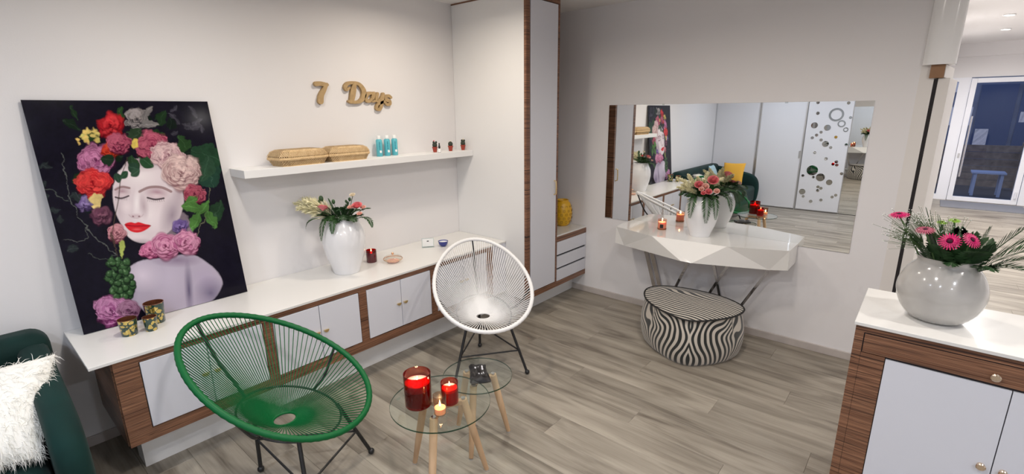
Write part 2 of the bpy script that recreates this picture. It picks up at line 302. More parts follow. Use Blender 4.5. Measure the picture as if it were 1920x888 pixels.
# sliding panels on the wall behind the camera (seen in the mirror)
for i, (a, b) in enumerate(((0.0, .78), (.785, 1.52))):
    o = struct('door_%d' % (i + 1), box(a + .02, b - .02, -5.868, -5.845, .02, 2.5), 'panel')
    box(a, a + .02, -5.868, -5.838, .0, 2.5).build('door_profile', 'alu', o)
    box(b - .02, b, -5.868, -5.838, .0, 2.5).build('door_profile', 'alu', o)
box(1.47, 1.50, -5.845, -5.838, .91, 1.03).build('door_pull', 'alu', bpy.data.objects['door_2'])
d3 = struct('door_3', box(1.53, 2.165, -5.868, -5.845, .02, 2.5), 'panel')
DOTS = [(1.652, 1.837, 0.024, 0.0), (2.083, 1.824, 0.024, 0.0), (1.671, 1.664, 0.026, 0.0), (1.939, 1.64, 0.107, 0.077), (2.031, 1.496, 0.057, 0.037), (2.101, 1.401, 0.037, 0.022), (2.14, 1.594, 0.022, 0.0), (1.647, 1.466, 0.05, 0.0), (1.84, 1.429, 0.049, 0.0), (1.758, 1.354, 0.023, 0.0), (1.699, 1.305, 0.024, 0.0), (1.641, 1.258, 0.024, 0.0), (1.775, 1.226, 0.024, 0.0), (1.98, 1.279, 0.023, 0.0), (1.846, 1.162, 0.049, 0.0), (1.929, 1.106, 0.023, 0.0), (2.14, 1.158, 0.022, 0.0), (1.71, 1.012, 0.024, 0.0), (1.886, 0.917, 0.026, 0.0), (2.041, 0.875, 0.025, 0.0), (1.998, 0.833, 0.023, 0.0), (2.054, 0.821, 0.023, 0.0), (1.71, 0.71, 0.085, 0.0), (1.58, 0.61, 0.022, 0.0), (1.741, 0.594, 0.021, 0.0), (1.845, 0.599, 0.066, 0.0), (1.984, 0.524, 0.046, 0.0), (2.14, 0.684, 0.023, 0.0), (1.604, 0.329, 0.049, 0.0), (1.63, 0.249, 0.022, 0.0), (1.832, 0.433, 0.024, 0.0), (1.877, 0.412, 0.024, 0.0), (1.834, 0.37, 0.024, 0.0), (1.754, 0.172, 0.027, 0.0), (1.903, 0.211, 0.024, 0.0), (2.058, 0.28, 0.023, 0.0), (2.106, 0.316, 0.023, 0.0), (1.75, 2.05, .06, 0), (1.95, 2.2, .04, 0), (1.66, 2.3, .03, 0)]
for x, z, r, ri in DOTS:
    mb = MB(); n = 28
    if ri == 0:
        mb.add([(x + r * math.cos(2 * PI * k / n), -5.845 + d, z + r * math.sin(2 * PI * k / n)) for d in (0, .004) for k in range(n)],
               [tuple(range(n)), tuple(range(n, 2 * n))] + [(k, (k + 1) % n, (k + 1) % n + n, k + n) for k in range(n)])
        mb.build('mirror_dot', 'mirrordot', d3)
    else:
        mb.add([(x + q * math.cos(2 * PI * k / n), -5.845 + d, z + q * math.sin(2 * PI * k / n)) for q, d in ((r, 0), (r, .004), (ri, .004), (ri, 0)) for k in range(n)],
               [(j * n + k, j * n + (k + 1) % n, ((j + 1) % 4) * n + (k + 1) % n, ((j + 1) % 4) * n + k) for j in range(4) for k in range(n)])
        mb.build('mirror_ring', 'mirrordot', d3)
tm = thing('tall_mirror', 'tall frameless mirror panel beside the dotted sliding door, seen reflected', 'mirror', (2.6, -5.85, 0))
box(2.175, 3.05, -5.868, -5.848, .01, 2.5).build('mirror_glass', 'mirror', tm)
box(2.165, 2.175, -5.868, -5.842, .0, 2.5).build('side_profile', 'alu', tm)

# entrance wall with window, glazed door and the terrace outside
struct('wall_hall_end', MB().box(3.0, 6.3, 8.67, 8.78, 2.27, 2.95).box(5.5, 6.3, 8.67, 8.78, 0, 2.27).box(3.0, 3.22, 8.67, 8.78, 0, 2.27), 'wall')
wn = struct('window_1', MB().box(3.22, 3.28, 8.66, 8.75, 0, 2.27).box(3.42, 3.585, 8.66, 8.75, 0, 2.27).box(3.28, 3.42, 8.66, 8.75, 2.20, 2.27).box(3.28, 3.42, 8.66, 8.75, 0, .10), 'upvc')
box(3.28, 3.42, 8.70, 8.71, .10, 2.20).build('pane', 'dglass', wn)
dr = struct('door_4', MB().box(3.59, 3.67, 8.63, 8.70, .005, 2.25).box(4.47, 4.55, 8.63, 8.70, .005, 2.25).box(3.67, 4.47, 8.63, 8.70, 2.17, 2.25).box(3.67, 4.47, 8.63, 8.70, .005, .085), 'upvc', bevel=.004)
box(3.67, 4.47, 8.66, 8.67, .085, 2.17).build('pane', 'dglass', dr)
hd = MB().tube([(3.70, 8.58, .47), (3.70, 8.58, 1.58)], .016, 10).build('pull_bar', 'chrome', dr, smooth=True)
MB().tube([(3.70, 8.63, .56), (3.70, 8.58, .56)], .012, 8).tube([(3.70, 8.63, 1.49), (3.70, 8.58, 1.49)], .012, 8).build('bar_fixing', 'chrome', hd)
box(3.615, 3.645, 8.615, 8.63, .82, .90).build('lock_plate', 'alu', dr)
MB().tube([(4.51, 8.61, .12), (4.51, 8.61, .24)], .014, 8).build('hinge', 'upvc', dr); MB().tube([(4.51, 8.61, 1.9), (4.51, 8.61, 2.02)], .014, 8).build('hinge', 'upvc', dr)
wn2 = struct('window_2', MB().box(4.56, 4.64, 8.66, 8.75, 0, 2.27).box(5.42, 5.5, 8.66, 8.75, 0, 2.27).box(4.64, 5.42, 8.66, 8.75, 2.2, 2.27).box(4.64, 5.42, 8.66, 8.75, 0, .1), 'upvc')
box(4.64, 5.42, 8.70, 8.71, .10, 2.20).build('pane', 'dglass', wn2)
tag(reorigin(box(3.50, 4.62, 7.68, 8.50, 0, .012).build('door_mat', 'mat')), 'grey textile mat on the floor inside the entrance door', 'mat')
struct('ground', box(1.0, 9.0, 8.8, 20, -.2, -.04), 'street')
pb = thing('planter_wall', 'low brown timber terrace screen seen through the entrance door glass', 'screen', (4.2, 11.3, -.04))
for k in range(6): box(3.2, 4.75, 11.30, 11.34, .0 + k * .155, .145 + k * .155).build('board', 'outwood', pb)
for k in range(4): box(4.72, 4.78, 9.5, 11.28, .42 + k * .14, .54 + k * .14).build('board', 'outwood', pb)
box(4.70, 4.80, 11.2, 11.3, -.04, 1.0).build('post', 'outwood', pb); box(4.70, 4.80, 9.45, 9.55, -.04, 1.0).build('post', 'outwood', pb)
sb = thing('terrace_table', 'small low terrace table with blue dusk light in its colour, seen through the door glass', 'table', (4.2, 10.1, -.04))
box(3.93, 4.45, 9.85, 10.35, .42, .45).build('table_top', 'outseat', sb)
for a in (3.97, 4.37):
    for b in (9.89, 10.27): box(a, a + .05, b, b + .05, -.04, .42).build('leg', 'outseat', sb)
fb = thing('street_building', 'dark dusk street building across from the entrance, seen through the door glass', 'building', (4.5, 17, -.04))
box(0, 9, 17.0, 17.4, -.04, 6).build('facade', 'facade', fb)
for k, (a, b, z0, z1, mt) in enumerate(((4.1, 4.9, .3, 2.4, 'bluefac'), (5.0, 5.7, .3, 2.4, 'bluefac'), (5.8, 6.4, .3, 2.4, 'bluefac'), (3.2, 4.0, 1.2, 1.75, 'winlit'), (4.2, 5.6, 2.75, 3.3, 'bluefac'), (3.0, 3.9, 2.2, 2.6, 'winlit'), (4.15, 4.45, .5, 1.1, 'winlit'), (5.05, 5.3, 1.3, 1.6, 'winlit'), (4.4, 4.9, 3.6, 3.8, 'winlit'))):
    box(a, b, 16.96, 16.998, z0, z1).build('window', mt, fb)
MB().tube([(2, 16.5, 2.5), (8, 16.5, 2.5)], .03, 6).build('rail', 'outseat', fb)

# downlights
for i, (x, y, z, W_, c) in enumerate(LAMPS):
    hall = z > 2.7
    P8 = ('above the poster', 'above the wall shelf', 'above the pouf', 'above the glass tables', 'added near the sofa corner to stand in for daylight', 'added near the tall rear mirror to stand in for daylight', 'above the front cabinet', 'added right of the camera to stand in for daylight', 'in the far rear corner', '', '', 'nearest the partition in the hall', 'in the hall before the near pair', 'at the right of the hall')
    lab = 'round white downlight in the hall ceiling, ' + ('nearer of the two in view' if i == 9 else 'farther of the two in view') if i in (9, 10) else 'round recessed ceiling downlight ' + P8[i]
    t = thing('downlight', lab, 'ceiling light', (x, y, z - .012), 0, None if i in (9, 10) else 'ceiling downlights out of view')
    MB().lathe([(.052, 0), (.062, 0), (.062, .012), (.052, .012)], (x, y, z - .0125), 28, False, False).build('rim', 'lamprim', t)
    MB().cyl((x, y, z - .008), .051, .004, 28).build('lens', 'lamp', t)
    ld = bpy.data.lights.new('downlight_beam', 'AREA'); ld.shape = 'DISK'; ld.size = .16 if not hall else .2; ld.energy = W_; ld.color = c; ld.spread = math.radians(165)
    lo = bpy.data.objects.new('downlight_beam', ld); COL.objects.link(lo); lo.location = (0, 0, -.01); lo.parent = t

# ================================================================ FLOATING SIDEBOARD
X1, YE, YB, ZT = .572, -3.689, -3.608, .668
wt = tag(reorigin(box(.002, X1 + .006, YE, -.925, .653, ZT).build('worktop', 'whitetop', bevel=.002)), 'long white worktop along the left wall carrying the poster and vase', 'worktop')
fc = thing('floating_sideboard', 'long wall-hung sideboard in brown zebrano veneer with white doors', 'sideboard', (.3, -2.3, .214))
box(.002, .545, YB, -.925, .214, .652).build('carcass', 'wmatte', fc)
doors = [(-3.514, -2.953, -3.232), (-2.902, -2.354, -2.626), (-2.300, -1.759, -2.028), (-1.705, -1.16, -1.43)]
ZD0, ZD1 = .276, .623
fr = MB().box(.545, .572, YB, -1.09, ZD1, .652).box(.545, .572, YB, -1.09, .214, ZD0)
st = [YB] + [v for d in doors for v in d[:2]] + [-1.09]
for k in range(0, len(st), 2): fr.box(.545, .572, st[k], st[k + 1], ZD0, ZD1)
fr.box(.01, .545, YB - .004, YB, .214, .652)
fr.build('face_frame', 'zebrano', fc)
box(.545, .570, -1.09, -.925, .214, .652).build('filler_panel', 'white', fc)
box(.546, .556, doors[0][0], doors[3][1], ZD0, ZD1).build('shadow_gap', 'gap', fc)
def knob(x, y, z, parent, sgn):
    mb = MB(); n = 12
    prof = [(x + a, b) for a, b in ((0, .007), (.012, .007), (.012, .020), (.018, .020), (.018, .002))]
    pts = [(0, 0)] + [(.016 * math.cos(t), .016 * math.sin(t)) for t in [PI + PI * i / n for i in range(n + 1)]]
    mb.add([(x + d, y + px, z + pz + .006) for d in (.004, .014) for px, pz in pts], [tuple(range(len(pts))), tuple(range(len(pts), 2 * len(pts)))] + [(i, (i + 1) % len(pts), (i + 1) % len(pts) + len(pts), i + len(pts)) for i in range(len(pts))])
    mb.tube([(x, y, z), (x + .006, y, z)], .005, 8)
    return mb.build('knob', 'brass', parent)
for a, b, c in doors:
    for s_, (p, q) in ((-1, (a + .004, c - .002)), (1, (c + .002, b - .004))):
        d = box(.556, .5735, p, q, ZD0 + .004, ZD1 - .004).build('door', 'white', fc, bevel=.0015)
        knob(.5735, c + s_ * .028, .452, d, s_)
box(.30, .430, -3.55, -.93, .0, .200).build('plinth', 'wmatte', fc)
# tall cabinet
tc_ = thing('tall_cabinet', 'tall white cabinet to the ceiling with brown veneer edges beside the sideboard', 'cabinet', (.4, -.7, .182))
X2, ZB = .802, .182
box(.002, X2 - .022, -.922, -.915, ZB, 2.588).build('side_panel', 'wmatte', tc_)
box(.002, X2 - .022, -.914, -.490, ZB, 2.588).build('carcass', 'zebrano', tc_)
MB().box(X2 - .022, X2, -.923, -.877, ZB, 2.588).box(X2 - .022, X2, -.512, -.489, ZB, 2.588).box(X2 - .022, X2, -.877, -.512, 2.555, 2.588).box(X2 - .022, X2, -.877, -.512, ZB, .232).box(.0, X2, -.924, -.489, 2.589, 2.599).build('face_frame', 'zebrano', tc_)
box(X2 - .021, X2 - .012, -.877, -.512, .232, 2.555).build('shadow_gap', 'gap', tc_)
td = box(X2 - .012, X2 + .002, -.868, -.517, .238, 2.549).build('door', 'white', tc_, bevel=.0015)
MB().tube([(X2 + .003, -.545, 1.04), (X2 + .022, -.545, 1.045), (X2 + .024, -.545, 1.10), (X2 + .022, -.545, 1.155), (X2 + .003, -.545, 1.16)], .006, 8).build('handle', 'brass', td, smooth=True)
box(.30, .66, -.915, -.005, 0, ZB - .001).build('plinth', 'wmatte', tc_)
# drawer cabinet
dc = thing('drawer_cabinet', 'small white three-drawer wall cabinet with brown veneer rails right of the tall cabinet', 'drawer cabinet', (.4, -.25, .182))
box(.002, X2 - .022, -.488, -.002, ZB, .646).build('carcass', 'wmatte', dc)
box(X2 - .022, X2, -.488, -.002, .600, .647).build('rail', 'zebrano', dc); box(X2 - .022, X2, -.488, -.002, ZB, .228).build('rail', 'zebrano', dc)
box(X2 - .021, X2 - .016, -.488, -.002, .228, .600).build('shadow_gap', 'gap', dc)
for z0, z1 in ((.480, .598), (.355, .462), (.232, .337)): box(X2 - .016, X2 + .001, -.484, -.004, z0, z1).build('drawer', 'white', dc, bevel=.001)
box(.002, X2 - .003, -.488, -.002, .648, .662).build('top_slab', 'whitetop', dc)

# wall shelf
tag(reorigin(box(.001, .212, -2.798, -.924, 1.369, 1.416).build('wall_shelf', 'wmatte', bevel=.0015)), 'long white floating shelf on the left wall above the vase', 'shelf')

# ================================================================ LETTERS
def stroke(mb, pts, ws, x0, x1):
    """slab strokes on the wall plane: pts are (y,z), widths vary"""
    P = spline([(p[0], p[1], 0) for p in pts], 6); n = len(P); W = []; x1 = x1 + len(mb.v) * 4e-6
    for i in range(n):
        t = i / (n - 1) * (len(ws) - 1); k = min(int(t), len(ws) - 2); W.append(ws[k] + (ws[k + 1] - ws[k]) * (t - k))
    L = []; Rr = []
    for i in range(n):
        t = (P[min(i + 1, n - 1)] - P[max(i - 1, 0)]).normalized(); q = Vector((-t.y, t.x, 0)) * W[i] / 2
        L.append(P[i] + q); Rr.append(P[i] - q)
    vs = []
    for X in (x0, x1):
        for a, b in zip(L, Rr): vs += [(X, a.x, a.y), (X, b.x, b.y)]
    m = 2 * n; fs = []
    for i in range(n - 1):
        a = 2 * i; fs += [(a, a + 1, a + 3, a + 2), (m + a, m + a + 2, m + a + 3, m + a + 1), (a, a + 2, m + a + 2, m + a), (a + 1, m + a + 1, m + a + 3, a + 3)]
    fs += [(0, m, m + 1, 1), (m - 2, m - 1, 2 * m - 1, 2 * m - 2)]
    mb.add(vs, fs)
    for p, wd in ((P[0], W[0]), (P[-1], W[-1])):
        k = 12; c = [(p.x + wd / 2 * math.cos(2 * PI * i / k), p.y + wd / 2 * math.sin(2 * PI * i / k)) for i in range(k)]
        mb.add([(X, a, b) for X in (x0, x1 + .0003) for a, b in c], [tuple(range(k)), tuple(range(k, 2 * k))] + [(i, (i + 1) % k, (i + 1) % k + k, i + k) for i in range(k)])
# pixel grid of the lettering, 1875 px wide over y -2.27..-1.50 -> metres on the wall
def LP(u, v):
    # u,v in zoomed lettering units; solved against the wall plane
    px, py = 570 + u / 9.868, 130 + v / 9.868
    d = R0 * ((px - 960) / 910.8) + R1 * ((py - 444) / 910.8) + R2
    o = Vector((3.2223, -3.9348, 1.7334)); t = (.012 - o.x) / d.x; q = o + d * t; return (q.y, q.z)
W1 = .001
def letter(name, strokes, parent=None, mat='signwood', thick=.022):
    mb = MB()
    for pts, ws in strokes: stroke(mb, [LP(*p) for p in pts], [w_ * .00044 for w_ in ws], W1, thick)
    return mb.build(name, mat, parent)
o = letter('numeral_sign', [([(215, 268), (290, 262), (370, 280), (425, 285)], [70, 62, 66, 40]), ([(412, 275), (360, 380), (310, 480), (298, 590)], [45, 70, 84, 92])])
tag(reorigin(o), 'wooden numeral 7 mounted on the left wall above the shelf', 'sign')
lt = thing('word_sign', 'raw wooden script word Days mounted on the left wall', 'sign', (.001, -1.77, 1.80))
letter('letter', [([(835, 340), (780, 375), (755, 320), (800, 262), (900, 248), (1010, 275), (1085, 370), (1100, 460), (1060, 560), (980, 605), (850, 600)], [30, 50, 62, 55, 45, 55, 80, 88, 70, 48, 55]), ([(925, 280), (905, 380), (890, 480), (870, 590)], [60, 95, 95, 75]), ([(820, 590), (900, 602)], [40, 40])], lt)
letter('letter', [([(1245, 440), (1185, 445), (1145, 500), (1150, 570), (1200, 590), (1250, 540)], [45, 55, 55, 60, 45, 40]), ([(1285, 445), (1265, 520), (1262, 575), (1300, 585)], [60, 62, 60, 40])], lt)
letter('letter', [([(1350, 455), (1335, 520), (1350, 580), (1400, 570), (1430, 500)], [60, 62, 60, 45, 40]), ([(1455, 460), (1435, 560), (1420, 680), (1385, 740), (1335, 720), (1350, 650), (1410, 620), (1480, 590)], [60, 64, 62, 50, 48, 42, 45, 40])], lt)
letter('letter', [([(1600, 520), (1560, 490), (1510, 505), (1515, 560), (1575, 590), (1580, 640), (1530, 650), (1490, 610)], [45, 52, 55, 58, 60, 52, 45, 35])], lt)
# ================================================================ POSTER
PO = dict(TL=(77, 48), TR=(695, 57), BR=(820, 685), BL=(280, 830))
def homog(src, dst):
    A = []; B_ = []
    for (x, y), (u, v) in zip(src, dst):
        A.append([x, y, 1, 0, 0, 0, -u * x, -u * y]); B_.append(u); A.append([0, 0, 0, x, y, 1, -v * x, -v * y]); B_.append(v)
    return np.append(np.linalg.solve(np.array(A, float), np.array(B_, float)), 1).reshape(3, 3)
def paint_poster(X, Y):
    rng = np.random.RandomState(4)
    away = np.clip((np.hypot((X - 490) / 130, (Y - 400) / 140) - .9) * 4, 0, 1) * np.clip((np.hypot((X - 580) / 180, (Y - 670) / 125) - .85) * 4, 0, 1)
    wob = lambda a, b, k, ph: sum(np.sin(X * a * q + Y * b * q * 1.3 + ph * q + 2 * np.sin(X * b * q - Y * a * q + ph)) / q for q in (1, 1.9, 3.7)) * k
    X, Y = X + away * (wob(.045, .06, 3.2, 1) + wob(.14, .11, 1.1, 4)), Y + away * (wob(.055, -.04, 3.2, 2) + wob(-.12, .15, 1.1, 5))
    C = np.zeros(X.shape + (3,)); C[:] = (.006, .005, .012)
    def noise(s, seed, amp=1):
        r = np.random.RandomState(seed); out = np.zeros(X.shape)
        for k in range(5):
            a, b, c = r.uniform(-1, 1, 2).tolist() + [r.uniform(0, 6.28)]; out += np.sin((X * a + Y * b) / s + c + 1.3 * np.sin((X * b - Y * a) / s * 1.7 + c))
        return out / 5 * amp
    def mixc(al, col):
        al = np.clip(al, 0, 1)[..., None]; C[:] = C * (1 - al) + np.array(col) * al
    def ell(cx, cy, rx, ry, rot, col, soft=.15, op=1):
        c, s = math.cos(rot), math.sin(rot); dx, dy = X - cx, Y - cy
        d = np.sqrt(((dx * c + dy * s) / rx) ** 2 + ((-dx * s + dy * c) / ry) ** 2); mixc((1 - d) / soft * op if op == 1 else np.clip((1 - d) / soft, 0, 1) * op, col)
    def poly(pts, col, soft=3., op=1., smooth=True):
        if smooth: pts = [(p.x, p.y) for p in spline([(a, b, 0) for a, b in pts], 5, True)]
        x = [p[0] for p in pts]; y = [p[1] for p in pts]; ins = np.zeros(X.shape, bool); dist = np.full(X.shape, 1e9)
        bb = (X > min(x) - 12) & (X < max(x) + 12) & (Y > min(y) - 12) & (Y < max(y) + 12); xs, ys = X[bb], Y[bb]
        I = np.zeros(xs.shape, bool); D = np.full(xs.shape, 1e9)
        for i in range(len(pts)):
            x0, y0 = pts[i - 1]; x1, y1 = pts[i]
            if y0 != y1: I ^= ((ys > min(y0, y1)) & (ys <= max(y0, y1)) & (xs < (x1 - x0) * (ys - y0) / (y1 - y0) + x0))
            L = (x1 - x0) ** 2 + (y1 - y0) ** 2 + 1e-9; t = np.clip(((xs - x0) * (x1 - x0) + (ys - y0) * (y1 - y0)) / L, 0, 1)
            D = np.minimum(D, np.hypot(xs - x0 - t * (x1 - x0), ys - y0 - t * (y1 - y0)))
        al = np.zeros(X.shape); al[bb] = np.clip(np.where(I, .5 + D / soft, .5 - D / soft), 0, 1) * op; mixc(al, col); return al
    def line(pts, wd, col, op=1.):
        P = spline([(a, b, 0) for a, b in pts], 6); D = np.full(X.shape, 1e9)
        for a, b in zip(P[:-1], P[1:]):
            L = (b - a).length_squared + 1e-9; t = np.clip(((X - a.x) * (b.x - a.x) + (Y - a.y) * (b.y - a.y)) / L, 0, 1)
            D = np.minimum(D, np.hypot(X - a.x - t * (b.x - a.x), Y - a.y - t * (b.y - a.y)))
        mixc(np.clip((wd - D) / 1.6 + .5, 0, 1) * op, col)
    def leaf(cx, cy, L, wd, rot, col):
        c, s = math.cos(rot), math.sin(rot); pts = []
        for t in (0, .25, .5, .75, 1): pts.append((cx + c * L * t - s * wd * math.sin(PI * t) ** .8, cy + s * L * t + c * wd * math.sin(PI * t) ** .8))
        for t in (.75, .5, .25): pts.append((cx + c * L * t + s * wd * math.sin(PI * t) ** .8, cy + s * L * t - c * wd * math.sin(PI * t) ** .8))
        poly(pts, col, 2.5); line([(cx, cy), (cx + c * L, cy + s * L)], .9, [min(1, v * 1.9 + .02) for v in col], .6)
    def rose(cx, cy, r, base, hi, dk, seed, ruff=.0, rings=6, sq=.85):
        q = np.random.RandomState(seed); base = [v * .62 for v in base]; hi = [v * .80 for v in hi]; dk = [v * .45 for v in dk]
        for k in range(rings):
            rr = r * (1 - k / rings) * .98; n = max(3, 7 - k)
            for j in range(n):
                a = 2 * PI * j / n + k * 1.1 + q.uniform(-.25, .25); d = rr * .45; w_ = rr * q.uniform(.5, .62)
                px, py = cx + d * math.cos(a), cy + d * math.sin(a) * sq
                ell(px + 1.5, py + 3, w_ * 1.08, w_ * .86, a, dk, .25, .75)
                f = q.uniform(0, 1); ell(px, py, w_, w_ * .78, a + q.uniform(-.4, .4), [b * (1 - f) + h * f for b, h in zip(base, hi)], .35, .9)
                if ruff: line([(px + w_ * .9 * math.cos(a + t), py + w_ * .7 * math.sin(a + t)) for t in (-.9, -.3, .3, .9)], 1.2, hi, .7)
        ell(cx, cy, r * .14, r * .11, .4, dk, .6, .8)
    GR = [(.012, .035, .016), (.02, .06, .022), (.035, .10, .03), (.008, .022, .014)]
    # dark foliage and tendrils
    for k in range(34): leaf(rng.uniform(250, 700), rng.uniform(110, 420), rng.uniform(35, 70), rng.uniform(10, 20), rng.uniform(0, 6.3), [v * .45 for v in GR[k % 4]])
    for k in range(10): leaf(rng.uniform(130, 300), rng.uniform(230, 600), rng.uniform(20, 45), rng.uniform(6, 13), rng.uniform(0, 6.3), (.018, .024, .026))
    for k in range(9): leaf(rng.uniform(560, 690), rng.uniform(70, 170), rng.uniform(20, 50), rng.uniform(6, 12), rng.uniform(0, 6.3), (.03, .028, .04))
    line([(215, 225), (222, 300), (240, 380), (290, 470), (350, 530), (385, 560)], 1.2, (.14, .15, .14), .8)
    line([(290, 470), (292, 500), (265, 515), (215, 514)], 1.0, (.14, .15, .14), .8); line([(150, 345), (180, 350), (235, 385)], 1, (.10, .12, .10), .7)
    line([(300, 560), (345, 575), (385, 560)], .8, (.10, .12, .10), .7); line([(700, 330), (690, 420), (640, 520)], 1.1, (.2, .2, .12), .8)
    leaf(655, 205, 150, 52, 1.15, (.012, .04, .026)); leaf(640, 215, 110, 40, .35, (.014, .045, .022)); leaf(735, 380, 80, 22, 1.9, (.015, .045, .02)); leaf(700, 240, 80, 30, 1.9, (.02, .055, .03))
    # back and shoulder
    al = poly([(418, 640), (432, 603), (470, 582), (530, 574), (580, 566), (640, 560), (690, 590), (722, 620), (738, 660), (700, 718), (620, 745), (540, 760), (505, 770), (470, 740), (430, 700)], (.42, .37, .46), 5)
    sk = lambda cx, cy, rx, ry, rot, col, op: (lambda before: (ell(cx, cy, rx, ry, rot, col, 1.0, op), C.__setitem__(slice(None), before * (1 - al[..., None]) + C * al[..., None])))(C.copy())
    sk(475, 630, 75, 60, .2, (.66, .58, .68), .9); sk(560, 640, 70, 90, 0, (.52, .46, .57), .7); sk(680, 640, 60, 55, .4, (.40, .34, .46), .8); sk(628, 680, 16, 110, -.05, (.10, .08, .15), .95)
    sk(700, 690, 60, 60, 0, (.10, .08, .16), .8); sk(520, 745, 60, 60, 0, (.44, .38, .46), .8); sk(430, 690, 30, 60, 0, (.22, .19, .25), .7); sk(590, 580, 90, 26, 0, (.16, .10, .18), .7); sk(665, 720, 60, 30, 0, (.35, .3, .4), .5)
    # neck shadow and face
    poly([(520, 500), (600, 420), (640, 470), (620, 540), (540, 560), (500, 545)], (.18, .14, .17), 6)
    fa = poly([(392, 300), (420, 262), (470, 240), (530, 250), (585, 300), (612, 360), (606, 420), (585, 462), (545, 500), (492, 521), (455, 518), (428, 500), (412, 470), (392, 430), (382, 390), (380, 345)], (.66, .57, .60), 4)
    def fk(cx, cy, rx, ry, rot, col, op, soft=1.0):
        before = C.copy(); ell(cx, cy, rx, ry, rot, col, soft, op); C[:] = before * (1 - fa[..., None]) + C * fa[..., None]
    fk(470, 300, 80, 50, 0, (.80, .73, .74), .9); fk(500, 430, 60, 60, 0, (.82, .74, .76), .8); fk(575, 430, 44, 90, .25, (.28, .22, .27), .9); fk(400, 420, 22, 70, 0, (.52, .43, .47), .7); fk(425, 402, 24, 26, 0, (.80, .70, .72), .7)
    fk(600, 350, 28, 60, 0, (.34, .26, .30), .7); fk(458, 390, 14, 60, .08, (.86, .80, .81), .85); fk(482, 402, 18, 48, -.12, (.40, .30, .34), .8); fk(455, 500, 44, 16, 0, (.76, .67, .69), .8); fk(470, 522, 60, 16, 0, (.34, .27, .31), .7)
    fk(410, 352, 32, 24, 0, (.38, .24, .28), .95); fk(525, 356, 46, 25, .1, (.38, .22, .27), .95); fk(524, 366, 30, 12, .1, (.72, .60, .63), .8); fk(412, 362, 22, 10, 0, (.70, .58, .61), .8); fk(455, 432, 26, 10, 0, (.52, .38, .42), .8); fk(470, 250, 100, 40, 0, (.26, .16, .19), .8)
    line([(468, 352), (500, 338), (540, 338), (572, 352)], 4.2, (.22, .12, .12), .8); line([(388, 345), (410, 336), (435, 340)], 3.6, (.22, .12, .12), .8)
    line([(494, 372), (520, 378), (548, 374)], 2.8, (.05, .03, .04), .95); line([(388, 370), (408, 374), (432, 366)], 2.6, (.05, .03, .04), .95)
    for k in range(9): line([(497 + k * 6, 374 + 3 * math.sin(k / 8 * PI)), (497 + k * 6 + (k - 3) * .7, 384 + 3 * math.sin(k / 8 * PI))], .5, (.05, .03, .04), .8)
    for k in range(7): line([(390 + k * 6, 371), (389 + k * 6, 380)], .5, (.05, .03, .04), .8)
    ell(446, 434, 5, 3, .2, (.22, .10, .12), .6); ell(466, 434, 5, 3, -.2, (.22, .10, .12), .6); line([(432, 428), (440, 436), (458, 440), (474, 434), (480, 426)], 1.1, (.40, .28, .31), .6)
    poly([(418, 461), (436, 453), (452, 456), (464, 453), (484, 459), (504, 465), (482, 482), (458, 488), (434, 481)], (.62, .02, .03), 2); line([(418, 462), (445, 466), (470, 466), (504, 465)], 1.2, (.14, .0, .01), .9); ell(458, 477, 20, 5, 0, (.85, .16, .16), .8, .6)
    # flowers
    rose(375, 132, 50, (.60, .02, .03), (.85, .06, .07), (.22, .0, .01), 1); rose(462, 112, 44, (.20, .17, .17), (.42, .38, .38), (.03, .03, .04), 2, .1); leaf(430, 160, 70, 22, .3, (.012, .03, .014)); leaf(480, 150, 60, 20, 2.6, (.02, .04, .02))
    for k in range(22): ell(262 + rng.uniform(0, 75), 148 + rng.uniform(0, 42), 10, 9, 0, (.50 + rng.uniform(0, .2), .47, .14), .5)
    rose(325, 248, 68, (.42, .10, .26), (.70, .28, .48), (.14, .01, .08), 3, 1, 7); rose(375, 215, 34, (.62, .03, .02), (.80, .10, .04), (.2, 0, 0), 4); rose(400, 190, 44, (.38, .05, .12), (.62, .14, .22), (.12, 0, .03), 5, 1)
    rose(512, 200, 58, (.40, .05, .12), (.66, .16, .24), (.12, 0, .03), 6, 1, 8); poly([(440, 200), (448, 178), (466, 180), (468, 205), (452, 214)], (.62, .46, .10), 3); leaf(340, 245, 50, 20, .1, (.01, .025, .012)); leaf(440, 235, 60, 20, 1.2, (.018, .05, .02)); leaf(470, 240, 55, 20, .6, (.02, .06, .025))
    rose(315, 322, 66, (.72, .02, .03), (.90, .08, .07), (.30, 0, .01), 7, 1, 5, .7); rose(562, 232, 58, (.62, .36, .40), (.86, .62, .62), (.32, .12, .18), 8, 1, 7); rose(604, 290, 72, (.68, .42, .42), (.90, .68, .64), (.34, .14, .17), 9, 1, 9)
    rose(648, 360, 40, (.38, .05, .10), (.6, .14, .2), (.12, 0, .03), 10, 1); poly([(300, 380), (318, 360), (345, 368), (335, 400), (310, 410)], (.66, .50, .20), 3); rose(284, 392, 30, (.20, .12, .36), (.42, .32, .60), (.06, .03, .12), 11); rose(340, 430, 40, (.16, .05, .10), (.30, .12, .18), (.04, .01, .03), 12)
    rose(392, 486, 36, (.50, .16, .22), (.78, .38, .42), (.2, .03, .07), 13, 1); rose(600, 468, 32, (.16, .09, .34), (.34, .24, .56), (.05, .02, .12), 14); rose(500, 545, 36, (.62, .12, .30), (.85, .30, .50), (.3, .02, .12), 15, 1); rose(552, 532, 54, (.62, .14, .34), (.86, .40, .58), (.28, .03, .12), 16, 1, 7); rose(620, 520, 50, (.62, .16, .36), (.88, .42, .60), (.28, .03, .12), 17, 1, 6)
    for a in ((605, 400, 70, 18, .1), (640, 480, 65, 16, -1.2), (660, 430, 60, 16, -.9), (615, 395, 55, 14, -.5), (690, 420, 60, 18, 1.1)): leaf(*a, (.06, .16, .035))
